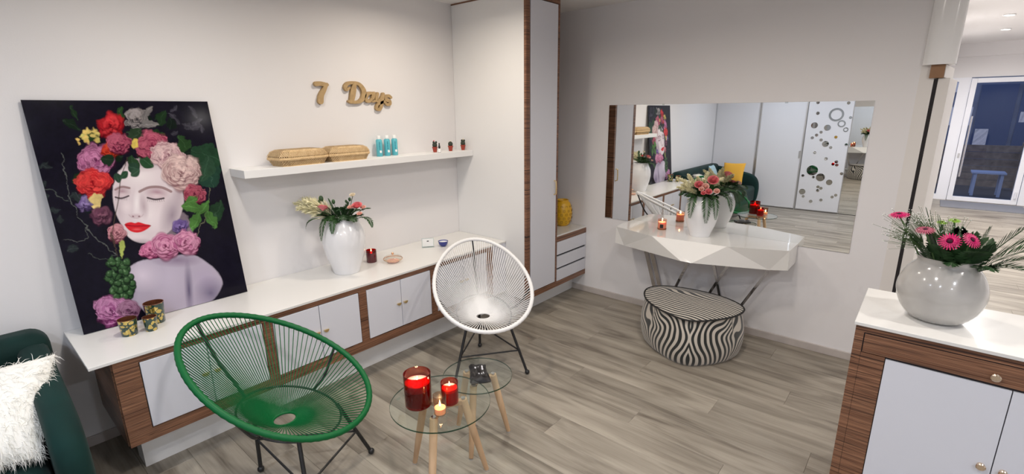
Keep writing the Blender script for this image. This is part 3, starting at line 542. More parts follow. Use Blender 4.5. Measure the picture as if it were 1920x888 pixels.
    line([(432, 240), (408, 300), (398, 380), (385, 440), (378, 500), (392, 570)], 1.6, (.06, .04, .03), .9); leaf(428, 270, 42, 18, .2, (.02, .05, .03)); leaf(440, 300, 36, 14, -.6, (.03, .07, .04)); leaf(392, 290, 34, 14, 1.3, (.02, .05, .03)); leaf(430, 285, 34, 13, 2.4, (.02, .06, .03))
    poly([(398, 520), (412, 515), (420, 540), (412, 570), (400, 560)], (.34, .40, .10), 3)
    # grapes
    for k in range(60):
        t = rng.uniform(0, 1); gy = 575 + 150 * t; wd_ = 46 * math.sin(PI * (.18 + .72 * t)) ; gx = 392 + 14 * t + rng.uniform(-wd_, wd_)
        ell(gx + 1, gy + 2, 14, 14, 0, (.004, .012, .006), .2); ell(gx, gy, 12.5, 12.5, 0, (.045, .11, .04), .5); ell(gx - 3, gy - 4, 5, 4, 0, (.20, .32, .17), .8, .7)
    rose(372, 748, 62, (.50, .12, .36), (.78, .36, .62), (.2, .02, .13), 21, 1, 8, .8); rose(430, 745, 40, (.30, .10, .22), (.5, .26, .4), (.1, .02, .07), 22, 1)
    leaf(480, 120, 55, 14, -1.0, (.14, .13, .13)); leaf(470, 130, 60, 14, .0, (.16, .15, .15))
    C *= (1 + away * (.22 * noise(26, 5) + .22 * noise(7, 9) + .12 * noise(3, 12)))[..., None]
    return np.clip(C, 0, 1)
def make_poster():
    NX, NY = 330, 460; Hm = homog([(0, 0), (1, 0), (1, 1), (0, 1)], [PO['TL'], PO['TR'], PO['BR'], PO['BL']])
    u, v = np.meshgrid((np.arange(NX) ) / (NX - 1), (np.arange(NY)) / (NY - 1)); q = np.stack([u, v, np.ones_like(u)], -1) @ Hm.T
    C = paint_poster(q[..., 0] / q[..., 2], q[..., 1] / q[..., 2])
    # grid lies in the leaning plane
    TL, TR, BR, BL = Vector((.012, -3.635, 1.805)), Vector((.012, -2.866, 1.805)), Vector((.125, -2.848, ZT + .002)), Vector((.125, -3.630, ZT + .002))
    nrm = (TR - TL).cross(TL - BL).normalized(); nrm = nrm if nrm.x > 0 else -nrm
    t = thing('poster', 'large glossy portrait print of a woman wearing a crown of flowers, leaning on the wall', 'poster', (.125, -3.24, ZT))
    a = [np.array(p) for p in (TL, TR, BR, BL)]; U, V = u[..., None], v[..., None]
    P = (a[0] * (1 - U) + a[1] * U) * (1 - V) + (a[3] * (1 - U) + a[2] * U) * V + np.array(nrm) * .0068 - np.array(t['_o'])
    me = bpy.data.meshes.new('print'); idx = np.arange(NX * NY).reshape(NY, NX)
    f = np.stack([idx[:-1, :-1], idx[1:, :-1], idx[1:, 1:], idx[:-1, 1:]], -1).reshape(-1, 4)
    me.vertices.add(NX * NY); me.vertices.foreach_set('co', P.reshape(-1)); me.loops.add(f.size); me.loops.foreach_set('vertex_index', f.reshape(-1))
    me.polygons.add(len(f)); me.polygons.foreach_set('loop_start', np.arange(0, f.size, 4)); me.update(calc_edges=True)
    ca = me.color_attributes.new('Col', 'FLOAT_COLOR', 'POINT'); ca.data.foreach_set('color', np.concatenate([C, np.ones(C.shape[:2] + (1,))], -1).reshape(-1))
    me.materials.append(M['poster']); o = bpy.data.objects.new('print', me); COL.objects.link(o); o.parent = t; o['label'] = 'portrait of a woman with closed eyes, red lips, flowers and grapes'
    mb = MB(); c = [TL, TR, BR, BL]; mb.add([p for p in c] + [p + nrm * .006 for p in c], [(0, 1, 2, 3), (7, 6, 5, 4), (0, 4, 5, 1), (1, 5, 6, 2), (2, 6, 7, 3), (3, 7, 4, 0)]); mb.build('backing_panel', 'artback', t)
make_poster()

# ================================================================ FLOWERS AND VASES
def curve_pts(base, tip, sag, n=8, side=None):
    b, t = Vector(base), Vector(tip); m = b + (t - b) * (.5 if t.z > b.z else .92); m.z = (max(b.z, t.z) if t.z < b.z else (b.z + t.z) / 2) + sag; return [b * (1 - s) ** 2 + m * 2 * s * (1 - s) + t * s * s for s in [i / (n - 1) for i in range(n)]]
def frond(base, tip, sag, width, nl, mat, label, cat='fern', group=None, droop=.3, name='fern_frond', lw=.0046, t0=.25, fwd=.8):
    P = curve_pts(base, tip, sag, 12); mb = MB(); mb.tube(P, [.0016 * (1 - .7 * i / 11) for i in range(12)], 5)
    for k in range(nl):
        s = t0 + (1 - t0) * k / nl; i = min(10, int(s * 11)); f = s * 11 - i; p = P[i].lerp(P[i + 1], f); d = (P[i + 1] - P[i]).normalized()
        side = d.cross(Vector((0, 0, 1))); side = side.normalized() if side.length > .05 else Vector((1, 0, 0)); L = width * math.sin(PI * min(.97, .18 + .8 * (s - t0) / (1 - t0))) ** .7
        for sg in (-1, 1):
            e = (side * sg + d * fwd * random.uniform(.7, 1.2) + Vector((0, 0, -droop * random.uniform(.3, 1)))).normalized() * L; mth = p + e * .5; q = d * lw
            mb.add([p, mth + q, p + e, mth - q, mth + Vector((0, 0, -.0015))], [(0, 1, 4), (1, 2, 4), (2, 3, 4), (3, 0, 4)])
    o = mb.build(name, mat); return tag(o, label, cat, group)
def plume(base, tip, sag, r, label, group):
    P = curve_pts(base, tip, sag, 10); t = MB().tube(P, .002, 5)
    for k in range(210):
        s = random.uniform(.2, .99); i = min(8, int(s * 9)); p = P[i].lerp(P[i + 1], s * 9 - i); d = (P[i + 1] - P[i]).normalized()
        e = (Vector((random.gauss(0, 1), random.gauss(0, 1), random.gauss(0, 1))).normalized() + d * 1.3).normalized() * r * (1.25 - s) * random.uniform(.7, 1.2)
        side = e.cross(Vector((random.gauss(0, 1), random.gauss(0, 1), 1))).normalized() * .0032
        t.add([p - side, p + side, p + e * .6 + side * 1.3, p + e, p + e * .6 - side * 1.3], [(0, 1, 2, 3, 4)])
    return tag(t.build('astilbe_plume', 'plume'), label, 'flower', group)
def rose3(c, r, mat, stem_to, label, group, up=(0, 0, 1)):
    t = thing('rose', label, 'flower', c, 0, group); up = Vector(up).normalized(); ax = up.orthogonal().normalized(); ay = up.cross(ax); C = Vector(c); mb = MB()
    for k, (rr, n, op) in enumerate(((1, 5, .9), (.78, 5, .55), (.55, 4, .3), (.34, 3, .1))):
        for j in range(n):
            a = 2 * PI * j / n + k * .7; vs = []; fs = []; m = 5
            for iu in range(m):
                for iv in range(4):
                    th = a + (iu / (m - 1) - .5) * 2 * PI / n * 1.35; hh = iv / 3; rad = r * rr * (.25 + .75 * math.sin(hh * PI / 2)) * (1 + op * .25 * hh); z = r * (hh * 1.2 - .5) * (1.05 - .35 * op * (k == 0)) - r * .25 * op * (hh ** 3)
                    z *= 1 - .12 * abs(iu / (m - 1) - .5); vs.append(C + (ax * math.cos(th) + ay * math.sin(th)) * rad + up * z)
            for iu in range(m - 1):
                for iv in range(3): b = iu * 4 + iv; fs.append((b, b + 4, b + 5, b + 1))
            mb.add(vs, fs)
    mb.build('petals', mat, t, smooth=True); MB().sph(C, r * .3, 8, 6).build('heart', mat, t, smooth=True)
    MB().tube(curve_pts(stem_to, C - up * r * .4, .0, 6), .0022, 5).build('stem', 'stemg', t)
    return t
def white_vase(x, y, z, rmax, h, rb, rn, label, name='flower_vase'):
    prof = []
    for s, f in ((0, rb * .96), (.015, rb), (.12, rb * 1.13), (.3, rmax * .86), (.5, rmax * .98), (.62, rmax), (.76, rmax * .95), (.88, rmax * .8), (.97, rn * 1.02), (1, rn)): prof.append((f, s * h))
    P = [(p.x, p.y) for p in spline([(a, b, 0) for a, b in prof], 4)]; inner = [(rn * .9, h), (rn * .88, h * .93), (rn * .8, h * .85)]
    o = MB().lathe(P + inner, (0, 0, 0), 48, True, True).build(name, 'vase', smooth=True, ang=60); o.location = (x, y, z); return tag(o, label, 'vase')
# --- sideboard vase
VX, VY, VZ, VH = .255, -2.235, ZT, .385
white_vase(VX, VY, VZ, .142, VH, .088, .098, 'tall white ceramic vase on the sideboard worktop under the shelf')
T = Vector((VX, VY, VZ + VH))
U = Vector((.64828, -.7613, 0)); SX = Vector((.76, .648, 0))   # towards viewer, image right (both horizontal)
def at(r, f, u): return tuple(T + SX * r + U * f + Vector((0, 0, u)))
gN = 'greenery in the sideboard vase'
where = lambda r, f, u, k: ('%s frond %s %s of' % (('small', 'medium', 'long')[k % 3], 'hanging down at' if u < -.04 else ('standing up at' if u > .055 else 'spreading over'), ('far left' if r < -.15 else 'left' if r < -.07 else 'middle left' if r < 0 else 'middle right' if r < .08 else 'right' if r < .18 else 'far right') + (' front' if f > .09 else ' back' if f < 0 else '')))
bs = lambda r: at(r, 0, -.03)
for K, (r, f, u, wd, sg, mat) in enumerate(((-.10, .14, -.13, .035, .12, 'fern'), (-.02, .15, -.08, .035, .1, 'fern'), (.23, .10, -.05, .03, .1, 'fern'), (.20, .0, .06, .03, .06, 'fern'), (-.22, .08, -.06, .025, .08, 'darkleaf'), (-.08, .0, .13, .02, .02, 'fern'),
                             (-.13, .05, .03, .045, .07, 'darkleaf'), (.12, .10, -.01, .045, .08, 'darkleaf'), (-.05, .11, .0, .05, .08, 'fern'), (.05, .12, .01, .05, .08, 'darkleaf'), (.10, -.06, .04, .045, .06, 'darkleaf'), (-.1, -.06, .04, .045, .06, 'fern'), (0, .05, .06, .05, .07, 'darkleaf'), (.04, -.03, .07, .05, .05, 'fern'))):
    frond(bs(r * .3), at(r, f, u), sg, wd * 1.15, 30, mat, ('dark' if mat == 'darkleaf' else 'mid green') + ' ' + where(r, f, u, K) + ' the tall sideboard vase', 'greenery', gN)
for (r, f, u), lb in zip(((-.30, .02, .10), (-.27, .05, .07), (-.24, .0, .04), (-.22, .05, .12), (-.26, -.03, .12)), ('longest cream feathery plume, reaching farthest left', 'cream feathery plume just below the longest one', 'lowest cream feathery plume, drooping left', 'uppermost cream feathery plume, nearest the coral rose', 'rearmost cream feathery plume, close to the wall')):
    plume(bs(-.03), at(r, f, u), .06, .09, lb + ', in the sideboard vase', 'cream plumes in the sideboard vase')
rose3(at(-.095, .07, .075), .030, 'coral', bs(-.02), 'coral rose beside the cream plume in the sideboard vase', None, (-.2, .3, .8))
for r, f, u, s, mt, lb in ((.125, .05, .085, .030, 'coral', 'largest pink rose at the right of the sideboard vase'), (.085, .06, .078, .018, 'blush', 'small pale pink bud left of the largest rose, sideboard vase'), (.165, .05, .075, .016, 'blush', 'pale pink bud at the far right of the sideboard vase'), (.15, .09, .04, .016, 'blush', 'lowest pale pink bud at the right of the sideboard vase'), (.085, .0, .15, .017, 'creamr', 'cream rosebud standing highest in the sideboard vase')):
    rose3(at(r, f, u), s, mt, bs(.03), lb, None, (.2, -.3, .8))
for r, u in ((.055, .10), (.065, .125), (.05, .115), (-.045, .09), (-.13, .12)):
    pass
MBd = MB()
for r, u, s in ((.055, .10, .009), (.07, .125, .01), (.045, .112, .008), (-.04, .11, .012), (-.12, .13, .016), (-.128, .11, .014)): MBd.sph(at(r, .02, u), s, 8, 6, (1, 1, 1.4)).tube([bs(r * .2), at(r, .02, u)], .0013, 4)
tag(MBd.build('berry_sprig', 'darkleaf'), 'dark berry and leaf sprig in the sideboard vase', 'greenery')

LM = ('leaf spray at the left front of the mouth of', 'leaf spray at the centre front of the mouth of', 'leaf spray at the right front of the mouth of', 'leaf spray at the far left of the mouth of', 'leaf spray at the far right of the mouth of', 'upright leaf spray in the middle of', 'upright leaf spray right of the middle of', 'upright leaf spray left of the middle of')
for (r, f, u, sg), lb in zip(((-.09, .10, .0, .05), (0, .12, -.01, .05), (.09, .10, .0, .05), (-.15, .04, .03, .04), (.15, .04, .02, .05), (0, .03, .07, .02), (.07, .03, .06, .03), (-.07, .03, .07, .02)), LM):
    frond(bs(r * .3), at(r, f, u), sg, .05, 24, 'darkleaf', 'dark ' + lb + ' the tall sideboard vase', 'greenery', gN, name='leaf_spray', lw=.009, t0=.2)
# --- console vase (by the mirror)
CZ = .79
VX, VY, VZ, VH = 1.952, -.205, CZ, .315
white_vase(VX, VY, VZ, .122, VH, .075, .08, 'rounded white ceramic vase on the white faceted console under the mirror')
T = Vector((VX, VY, VZ + VH)); U = Vector((.32, -.95, 0)); SX = Vector((.95, .32, 0)); gN = 'greenery in the console vase'
for K, (r, f, u, wd, sg, mat) in enumerate(((-.08, .13, -.16, .045, .13, 'fern'), (.035, .14, -.19, .05, .13, 'fern'), (.10, .13, -.16, .04, .12, 'fern'), (-.17, .05, .0, .05, .08, 'fern'), (.20, .08, -.10, .05, .12, 'darkleaf'), (.24, .0, .03, .05, .1, 'fern'), (-.12, .08, .0, .05, .07, 'darkleaf'), (.14, .05, .03, .05, .06, 'darkleaf'), (0, .1, .02, .06, .06, 'darkleaf'),
                             (-.06, .05, .06, .05, .05, 'fern'), (.07, -.05, .06, .06, .06, 'fern'), (.17, -.08, .04, .06, .08, 'darkleaf'), (-.1, -.08, .04, .06, .06, 'darkleaf'), (.24, -.07, -.06, .06, .14, 'darkleaf'))):
    frond(bs(r * .3), at(r, f, u), sg, wd * 1.15, 32, mat, ('dark' if mat == 'darkleaf' else 'mid green') + ' ' + where(r, f, u, K) + ' the vase by the mirror', 'greenery', gN)
for (r, f, u, sg), lb in zip(((-.09, .10, .0, .05), (0, .12, .01, .05), (.09, .10, .0, .05), (-.15, .04, .03, .04), (.17, .04, .02, .05), (.04, .03, .08, .02), (.13, .0, .07, .03), (-.07, .03, .06, .02)), LM):
    frond(bs(r * .3), at(r, f, u), sg, .06, 24, 'fern', 'green ' + lb + ' the vase by the mirror', 'greenery', gN, name='leaf_spray', lw=.009, t0=.2)
for (r, f, u), lb in zip(((-.20, .03, .13), (-.16, .05, .08), (-.12, .0, .15), (-.05, .04, .14), (-.09, .03, .10), (.02, -.02, .17), (.0, .04, .12), (-.19, .06, .06), (.13, -.04, .13)), ('leftmost high', 'lower left', 'tall back left', 'tall middle', 'short middle left', 'highest back', 'central low', 'lowest leftmost', 'lone right-hand')):
    plume(bs(-.02), at(r, f, u), .04, .055, lb + ' cream feathery plume in the vase by the mirror', 'cream plumes in the console vase')
for r, f, u, s, mt, lb in ((.06, .0, .115, .034, 'coral', 'largest coral rose at the top of the vase by the mirror'), (-.035, .06, .085, .028, 'coral', 'coral rose amid the cream plumes in the vase by the mirror'), (.01, .07, .075, .024, 'blush', 'pale pink rose at the centre of the vase by the mirror'), (.035, .11, .045, .022, 'coral', 'pink rose facing forward low in the vase by the mirror'), (.09, .10, .05, .019, 'blush', 'pale pink bud at the right front of the vase by the mirror'), (-.0, .12, .035, .015, 'coral', 'small coral bud lowest at the front of the vase by the mirror'), (-.015, .10, .06, .017, 'blush', 'small blush bud above the lowest coral bud by the mirror')):
    rose3(at(r, f, u), s, mt, bs(.0), lb, None, (.2, -.6, .6))

# --- round pearl vase on the front cabinet
DX, DZ = 3.338, .90; DY = -1.42
VS = 1.14
prof = [(.062, 0), (.09, .012), (.118, .045), (.134, .085), (.1375, .115), (.130, .150), (.112, .185), (.095, .203), (.089, .212), (.094, .228), (.098, .232), (.093, .230), (.084, .212), (.10, .19), (.125, .145), (.131, .115), (.126, .08), (.10, .03), (.06, .012)]
o = MB().lathe([(p.x, p.y) for p in spline([(a * 1.035, b * VS, 0) for a, b in prof], 3)], (0, 0, 0), 56, True, True).build('round_vase', 'bowlv', smooth=True, ang=70); o.location = (DX, DY, DZ); tag(o, 'round pearly grey glass vase on the front cabinet', 'vase')
T = Vector((DX + .027, DY, DZ + .262)); U = Vector((.0, -1, 0)); SX = Vector((1, 0, 0))
def gerbera(r, f, u, s, up, label, mat='magenta'):
    c = Vector(at(r, f, u)); t = thing('gerbera', label, 'flower', c); up = Vector(up).normalized(); ax = up.orthogonal().normalized(); ay = up.cross(ax); mb = MB()
    for ring, (n, L, lift) in enumerate(((22, 1, .10), (20, .78, .22), (16, .55, .3))):
        for k in range(n):
            a = 2 * PI * (k + .5 * ring) / n; d = ax * math.cos(a) + ay * math.sin(a); q = up.cross(d) * s * .085; e = c + d * s * L + up * s * lift * .7; m1 = c + d * s * L * .6 + up * s * lift
            mb.add([c + d * s * .2 - q * .5, c + d * s * .2 + q * .5, m1 + q, e + q * .5, e - q * .5, m1 - q], [(0, 1, 2, 5), (5, 2, 3, 4)])
    mb.build('petals', mat, t); MB().sph(c + up * s * .1, s * .24, 12, 8).build('centre', 'gcentre', t, smooth=True); MB().tube(curve_pts(at(r * .35, f * .2, -.10), c, .02, 8), .0028, 6).build('stem', 'stemg', t); return t
gerbera(-.035, .08, .078, .036, (-.1, -.8, .6), 'magenta gerbera facing forward at the centre of the round vase')
gerbera(.022, .08, .092, .033, (.5, -.5, .6), 'magenta gerbera tilted to the right in the round vase')
gerbera(-.200, .06, .155, .035, (-.15, -.25, 1), 'magenta gerbera standing highest at the far left of the round vase')
gerbera(-.112, .07, .108, .032, (-.1, -.35, 1), 'dusty pink flower behind the gypsophila in the round vase', 'pinkd')
gerbera(-.030, -.02, .142, .020, (0, -.3, 1), 'lime green chrysanthemum at the back of the round vase', 'lime'); gerbera(-.065, -.02, .130, .018, (0, -.3, 1), 'smaller lime chrysanthemum left of the lime one, round vase', 'lime')
for (r, f, u, wd, sg, fw), lb in zip(((.15, .07, .155, .085, .02, 2.6), (.19, .03, .125, .085, .03, 2.2), (.21, .09, .06, .07, .05, 1.6), (.17, .10, .01, .06, .06, 1.0), (.07, .02, .14, .06, .0, 2.6), (.22, -.02, .08, .07, .05, 1.6)), ('palm frond reaching highest to the right', 'palm frond second highest to the right', 'palm frond reaching level to the right edge', 'lowest palm frond drooping at the right rim', 'palm frond rising just right of the gerberas', 'palm frond farthest back at the right')):
    frond(at(.02, 0, -.09), at(r, f, u), sg, wd, 22, 'darkleaf', 'dark green ' + lb + ' of the round vase', 'greenery', 'palm fronds in the round vase', -.45, 'palm_frond', .0042, .3, fw * .62)
LS = ('leftmost dark leaf spray beside the gypsophila', 'upright leaf spray under the dusty pink flower', 'leaf spray under the right-tilted gerbera', 'leaf spray hanging over the front rim', 'leaf spray drooping over the right rim', 'leaf spray directly below the central gerbera', 'upright leaf spray behind the two gerberas', 'leaf spray left of the central gerbera', 'leaf spray between the gerberas and the palm', 'leaf spray at the back left rim', 'leaf spray at the back right rim', 'tallest narrow leaf spray in the middle')
for (r, f, u, wd, sg, fw), lb in zip(((-.15, .07, .09, .05, .02, 1.0), (-.10, .03, .10, .05, .0, 1.0), (.05, .10, .06, .06, .05, .8), (-.02, .13, .0, .05, .07, .8), (.10, .12, .0, .045, .07, .8), (-.03, .08, .05, .07, .03, .7), (.03, .02, .11, .06, .02, .7), (-.07, .09, .06, .055, .03, .7), (.08, .05, .08, .06, .02, .7), (-.08, -.05, .07, .06, .02, .7), (.08, -.05, .08, .06, .02, .7), (-.01, .0, .12, .05, .02, .7)), LS):
    frond(at(r * .3, 0, -.08), at(r, f, u), sg, wd, 26, 'darkleaf', lb + ' in the round vase', 'greenery', 'leaf sprays in the round vase', .2, 'leaf_spray', .011, .15, fw)
gy = MB(); gs = MB()
for (r, f, u, sp) in ((-.20, .03, .11, .05), (-.14, .02, .15, .04), (-.08, -.02, .11, .035), (-.03, -.03, .12, .035), (-.19, .06, .07, .045)):
    for k in range(70):
        c = Vector(at(r + random.gauss(0, sp * .7), f + random.gauss(0, sp * .6), u + random.gauss(0, sp * .55))); gy.sph(c, random.uniform(.0014, .0026), 5, 3); gs.tube([Vector(at(r * .55, f * .5, u * .45)), c], .0005, 3, caps=False)
gp = thing('gypsophila_spray', 'airy white gypsophila spray at the left of the round vase', 'flower', at(-.1, 0, 0)); gy.build('blossoms', 'gyps', gp); gs.build('stems', 'stemg', gp)
sp_ = MB()
for a, b in (((-.05, 0, -.03), (-.11, 0, .18)), ((-.03, 0, -.03), (-.085, .02, .17)), ((-.03, 0, -.03), (-.078, -.01, .16)), ((-.04, 0, -.03), (-.125, .0, .19))): sp_.tube([at(*a), at(*b)], [.004, .0008], 5)
tag(sp_.build('grass_spike', 'darkleaf'), 'dark spiky grass blades rising from the middle of the round vase', 'greenery')

# ================================================================ ITEMS ON THE SIDEBOARD
def gcup(x, y, r, h, label):
    t = thing('candle_glass', label, 'candle holder', (x, y, ZT), 0, None)
    MB().lathe([(r * .80, 0), (r * .84, .002), (r, h), (r * .95, h), (r * .8, .008)], (x, y, ZT), 32).build('cup', 'gingko', t, smooth=True)
    MB().lathe([(r * 1.0, h - .001), (r * 1.012, h + .001), (r * .95, h + .001), (r * .90, h * .72)], (x, y, ZT), 32, False, False).build('rim', 'copper', t, smooth=True)
gcup(.300, -3.478, .040, .084, 'green and gold patterned candle glass, leftmost of three before the poster')
gcup(.322, -3.392, .031, .072, 'smallest green and gold candle glass at the front of the three')
gcup(.225, -3.345, .046, .110, 'tallest dark green and gold candle glass nearest the poster')
def flame(t, x, y, z, s=.010, e=.25, col=(1, .55, .25)):
    MB().lathe([(.0005, 0), (s * .33, s * .45), (s * .36, s * .9), (s * .2, s * 1.7), (.0003, s * 2.6)], (x, y, z), 10).build('flame', 'flame', t, smooth=True)
    MB().tube([(x, y, z - .006), (x, y, z + .001)], .0008, 5).build('wick', 'blackp', t)
    l = bpy.data.lights.new('flame_light', 'POINT'); l.energy = e; l.color = col; l.shadow_soft_size = .006; o = bpy.data.objects.new('flame_light', l); COL.objects.link(o); o.parent = t
    b = t['_o']; o.location = (x - b[0], y - b[1], z + s - b[2])
def jar(x, y, z, r, h, glass, label, waxlev, fl=True, waxm='wax', base=None, ex=None, name='candle_jar', taper=1.0):
    t = thing(name, label, 'candle', (x, y, z))
    MB().lathe([(r * .93 * taper, 0), (r * taper, .006), (r, h - .001), (r - .0012, h), (r - .003, h), (r * taper - .003, .010), (r * .8 * taper, .008)], (x, y, z), 40).build('glass', glass, t, smooth=True, ang=50)
    if waxlev: MB().lathe([(r * taper - .005, .011), (r - .0045, waxlev), (r * .5, waxlev - .003)], (x, y, z), 32).build('wax', waxm, t, smooth=True, ang=50)
    if base: MB().lathe([(r * .94, -.0002), (r + .0008, .004), (r + .0008, base), (r * .5, base)], (x, y, z), 32).build('base', 'darkred' if base > .03 else 'copper', t, smooth=True)
    if fl: flame(t, x, y, z + waxlev + .006, e=ex or .25)
    return t
jar(.196, -1.995, ZT, .037, .092, 'redglass', 'small dark red candle jar right of the tall vase', .066, waxm=plain('dark_red_wax', (.10, .004, .008), .4), base=.075, ex=.08)
# lidded glass dish
gd = thing('glass_dish', 'small ribbed clear glass dish with lid and rose-gold trim on the worktop', 'dish', (.325, -1.90, ZT))
def ribbed(prof, c, n=48):
    mb = MB(); vs = []; fs = []
    for i, (r, z) in enumerate(prof):
        for k in range(n): th = 2 * PI * k / n; rr = r * (1 + (.045 if k % 2 else -.02)); vs.append((c[0] + rr * math.cos(th), c[1] + rr * math.sin(th), c[2] + z))
    for i in range(len(prof) - 1):
        for k in range(n): fs.append((i * n + k, i * n + (k + 1) % n, (i + 1) * n + (k + 1) % n, (i + 1) * n + k))
    return mb.add(vs, fs)
ribbed([(.03, .001), (.052, .008), (.066, .022), (.067, .027)], (.325, -1.90, ZT)).build('bowl', 'shellg', gd, smooth=True); ribbed([(.067, .028), (.062, .040), (.04, .052), (.008, .058)], (.325, -1.90, ZT)).build('lid', 'shellg', gd, smooth=True)
MB().sph((.325, -1.90, ZT + .066), .010, 10, 8).build('lid_knob', 'goldrim', gd, smooth=True); MB().lathe([(.067, .025), (.0705, .025), (.0705, .029), (.067, .029)], (.325, -1.90, ZT), 40, False, False).build('rim_band', 'goldrim', gd)
MB().lathe([(.02, .003), (.042, .004), (.044, .014), (.02, .016)], (.325, -1.90, ZT), 24).build('contents', 'blush', gd, smooth=True)
ch = thing('card_holder', 'small clear acrylic card holder on the worktop left of the blue bowl', 'card holder', (.215, -1.475, ZT)); 
MB().box(-.012, .012, -.05, .05, 0, .008).box(-.004, -.001, -.05, .05, .008, .078).build('acrylic', 'acryl', ch, world=False); MB().box(.0, .0015, -.043, .043, .009, .072).build('card', 'card', ch, world=False); MB().box(.0017, .002, -.008, .008, .048, .056).build('print_mark', 'label', ch, world=False); ch.rotation_euler = (0, 0, -.64)
o = MB().lathe([(.018, 0), (.022, .004), (.036, .018), (.041, .040), (.042, .044), (.038, .044), (.03, .02), (.01, .012)], (0, 0, 0), 36).build('small_bowl', 'blue', smooth=True, ang=60); o.location = (.285, -1.372, ZT); tag(o, 'small cobalt blue bowl on the worktop beside the white chair top', 'bowl')
MB().lathe([(.001, .038), (.0385, .038)], (0, 0, 0), 24, False, False).build('salt_fill', 'card', o, world=False)

# ================================================================ SHELF ITEMS
SZ = 1.416
def basket(x, y, rz, lx, ly, h, label):
    t = thing('wicker_basket', label, 'basket', (x, y, SZ), rz)
    def oc(s, z, e=.72): return [(lx / 2 * s * a, ly / 2 * s * b, z) for a, b in ((1, -e), (1, e), (e * 1.05, 1), (-e * 1.05, 1), (-1, e), (-1, -e), (-e * 1.05, -1), (e * 1.05, -1))]
    def lay(rows):
        mb = MB(); vs = [p for r in rows for p in r]; fs = [(i * 8 + k, i * 8 + (k + 1) % 8, (i + 1) * 8 + (k + 1) % 8, (i + 1) * 8 + k) for i in range(len(rows) - 1) for k in range(8)]
        return mb.add(vs, fs + [tuple(range(8))[::-1], tuple((len(rows) - 1) * 8 + k for k in range(8))])
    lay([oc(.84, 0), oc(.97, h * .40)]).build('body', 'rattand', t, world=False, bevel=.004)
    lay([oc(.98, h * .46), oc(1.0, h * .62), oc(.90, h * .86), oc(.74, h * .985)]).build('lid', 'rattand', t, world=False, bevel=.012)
    bd = MB()
    for z, s in ((.40, .99), (.45, 1.01), (.50, 1.0), (.01, .85)): bd.tube([Vector(p) for p in oc(s, h * z)], .0036, 6, closed=True)
    bd.build('rim_cane', 'rattan', t, world=False, smooth=True)
    wv = MB()   # diagonal cane strips over sides and lid
    rows = [oc(.845, 0), oc(.975, h * .40), None, oc(.985, h * .46), oc(1.005, h * .62), oc(.91, h * .87), oc(.745, h * .998)]
    def P(a, b, u, v): return (Vector(a[0]) * (1 - u) + Vector(a[1]) * u) * (1 - v) + (Vector(b[0]) * (1 - u) + Vector(b[1]) * u) * v
    for i in range(len(rows) - 1):
        if rows[i] is None or rows[i + 1] is None: continue
        for k in range(8):
            a = (rows[i][k], rows[i][(k + 1) % 8]); b = (rows[i + 1][k], rows[i + 1][(k + 1) % 8]); L = (Vector(a[0]) - Vector(a[1])).length; hh = (Vector(b[0]) - Vector(a[0])).length; n = max(2, int(L / .0115)); sh = hh / L
            nrm = (Vector(a[1]) - Vector(a[0])).cross(Vector(b[0]) - Vector(a[0])).normalized() * .0015
            for sgn in (1, -1):
                for j in range(-int(sh * n) - 1, n + int(sh * n) + 1):
                    u0, u1 = j / n, j / n + sgn * sh; v0, v1 = 0., 1.
                    if u1 != u0:
                        for lim in (0., 1.):
                            tt = (lim - u0) / (u1 - u0)
                            if 0 < tt < 1:
                                if (u0 < 0 and lim == 0) or (u0 > 1 and lim == 1): v0 = max(v0, tt)
                                if (u1 < 0 and lim == 0) or (u1 > 1 and lim == 1): v1 = min(v1, tt)
                    if v1 - v0 < .05 or not (-.01 <= u0 + (u1 - u0) * (v0 + v1) / 2 <= 1.01): continue
                    p = P(a, b, u0 + (u1 - u0) * v0, v0) + nrm * (1 + .4 * sgn); q = P(a, b, u0 + (u1 - u0) * v1, v1) + nrm * (1 + .4 * sgn); d = (q - p).cross(nrm).normalized() * .0019
                    wv.add([p - d, p + d, q + d, q - d], [(0, 1, 2, 3)])
    top = rows[-1]; n = 34
    for sgn in (1, -1):
        for j in range(-n, n):
            c = j * .0125; x0, y0 = lx * .34, ly * .34   # clip the diagonal to the lid's flat
            pts = []
            for xx in np.linspace(-x0, x0, 30):
                yy = sgn * (xx) + c
                if abs(yy) < y0: pts.append((xx, yy))
            if len(pts) > 1: a_, b_ = pts[0], pts[-1]; d = Vector((-sgn, 1, 0)).normalized() * .0019; p = Vector((*a_, h * 1.0 + .001 + .0004 * sgn)); q = Vector((*b_, h * 1.0 + .001 + .0004 * sgn)); wv.add([p - d, p + d, q + d, q - d], [(0, 1, 2, 3)])
    o = wv.build('cane_weave', 'rattan', t, world=False); o['kind'] = 'stuff'; return t
basket(.118, -2.420, .10, .185, .335, .098, 'woven cane box with lid, left one of two on the wall shelf')
basket(.100, -2.075, .02, .170, .310, .098, 'woven cane box with lid, right one of two on the wall shelf')
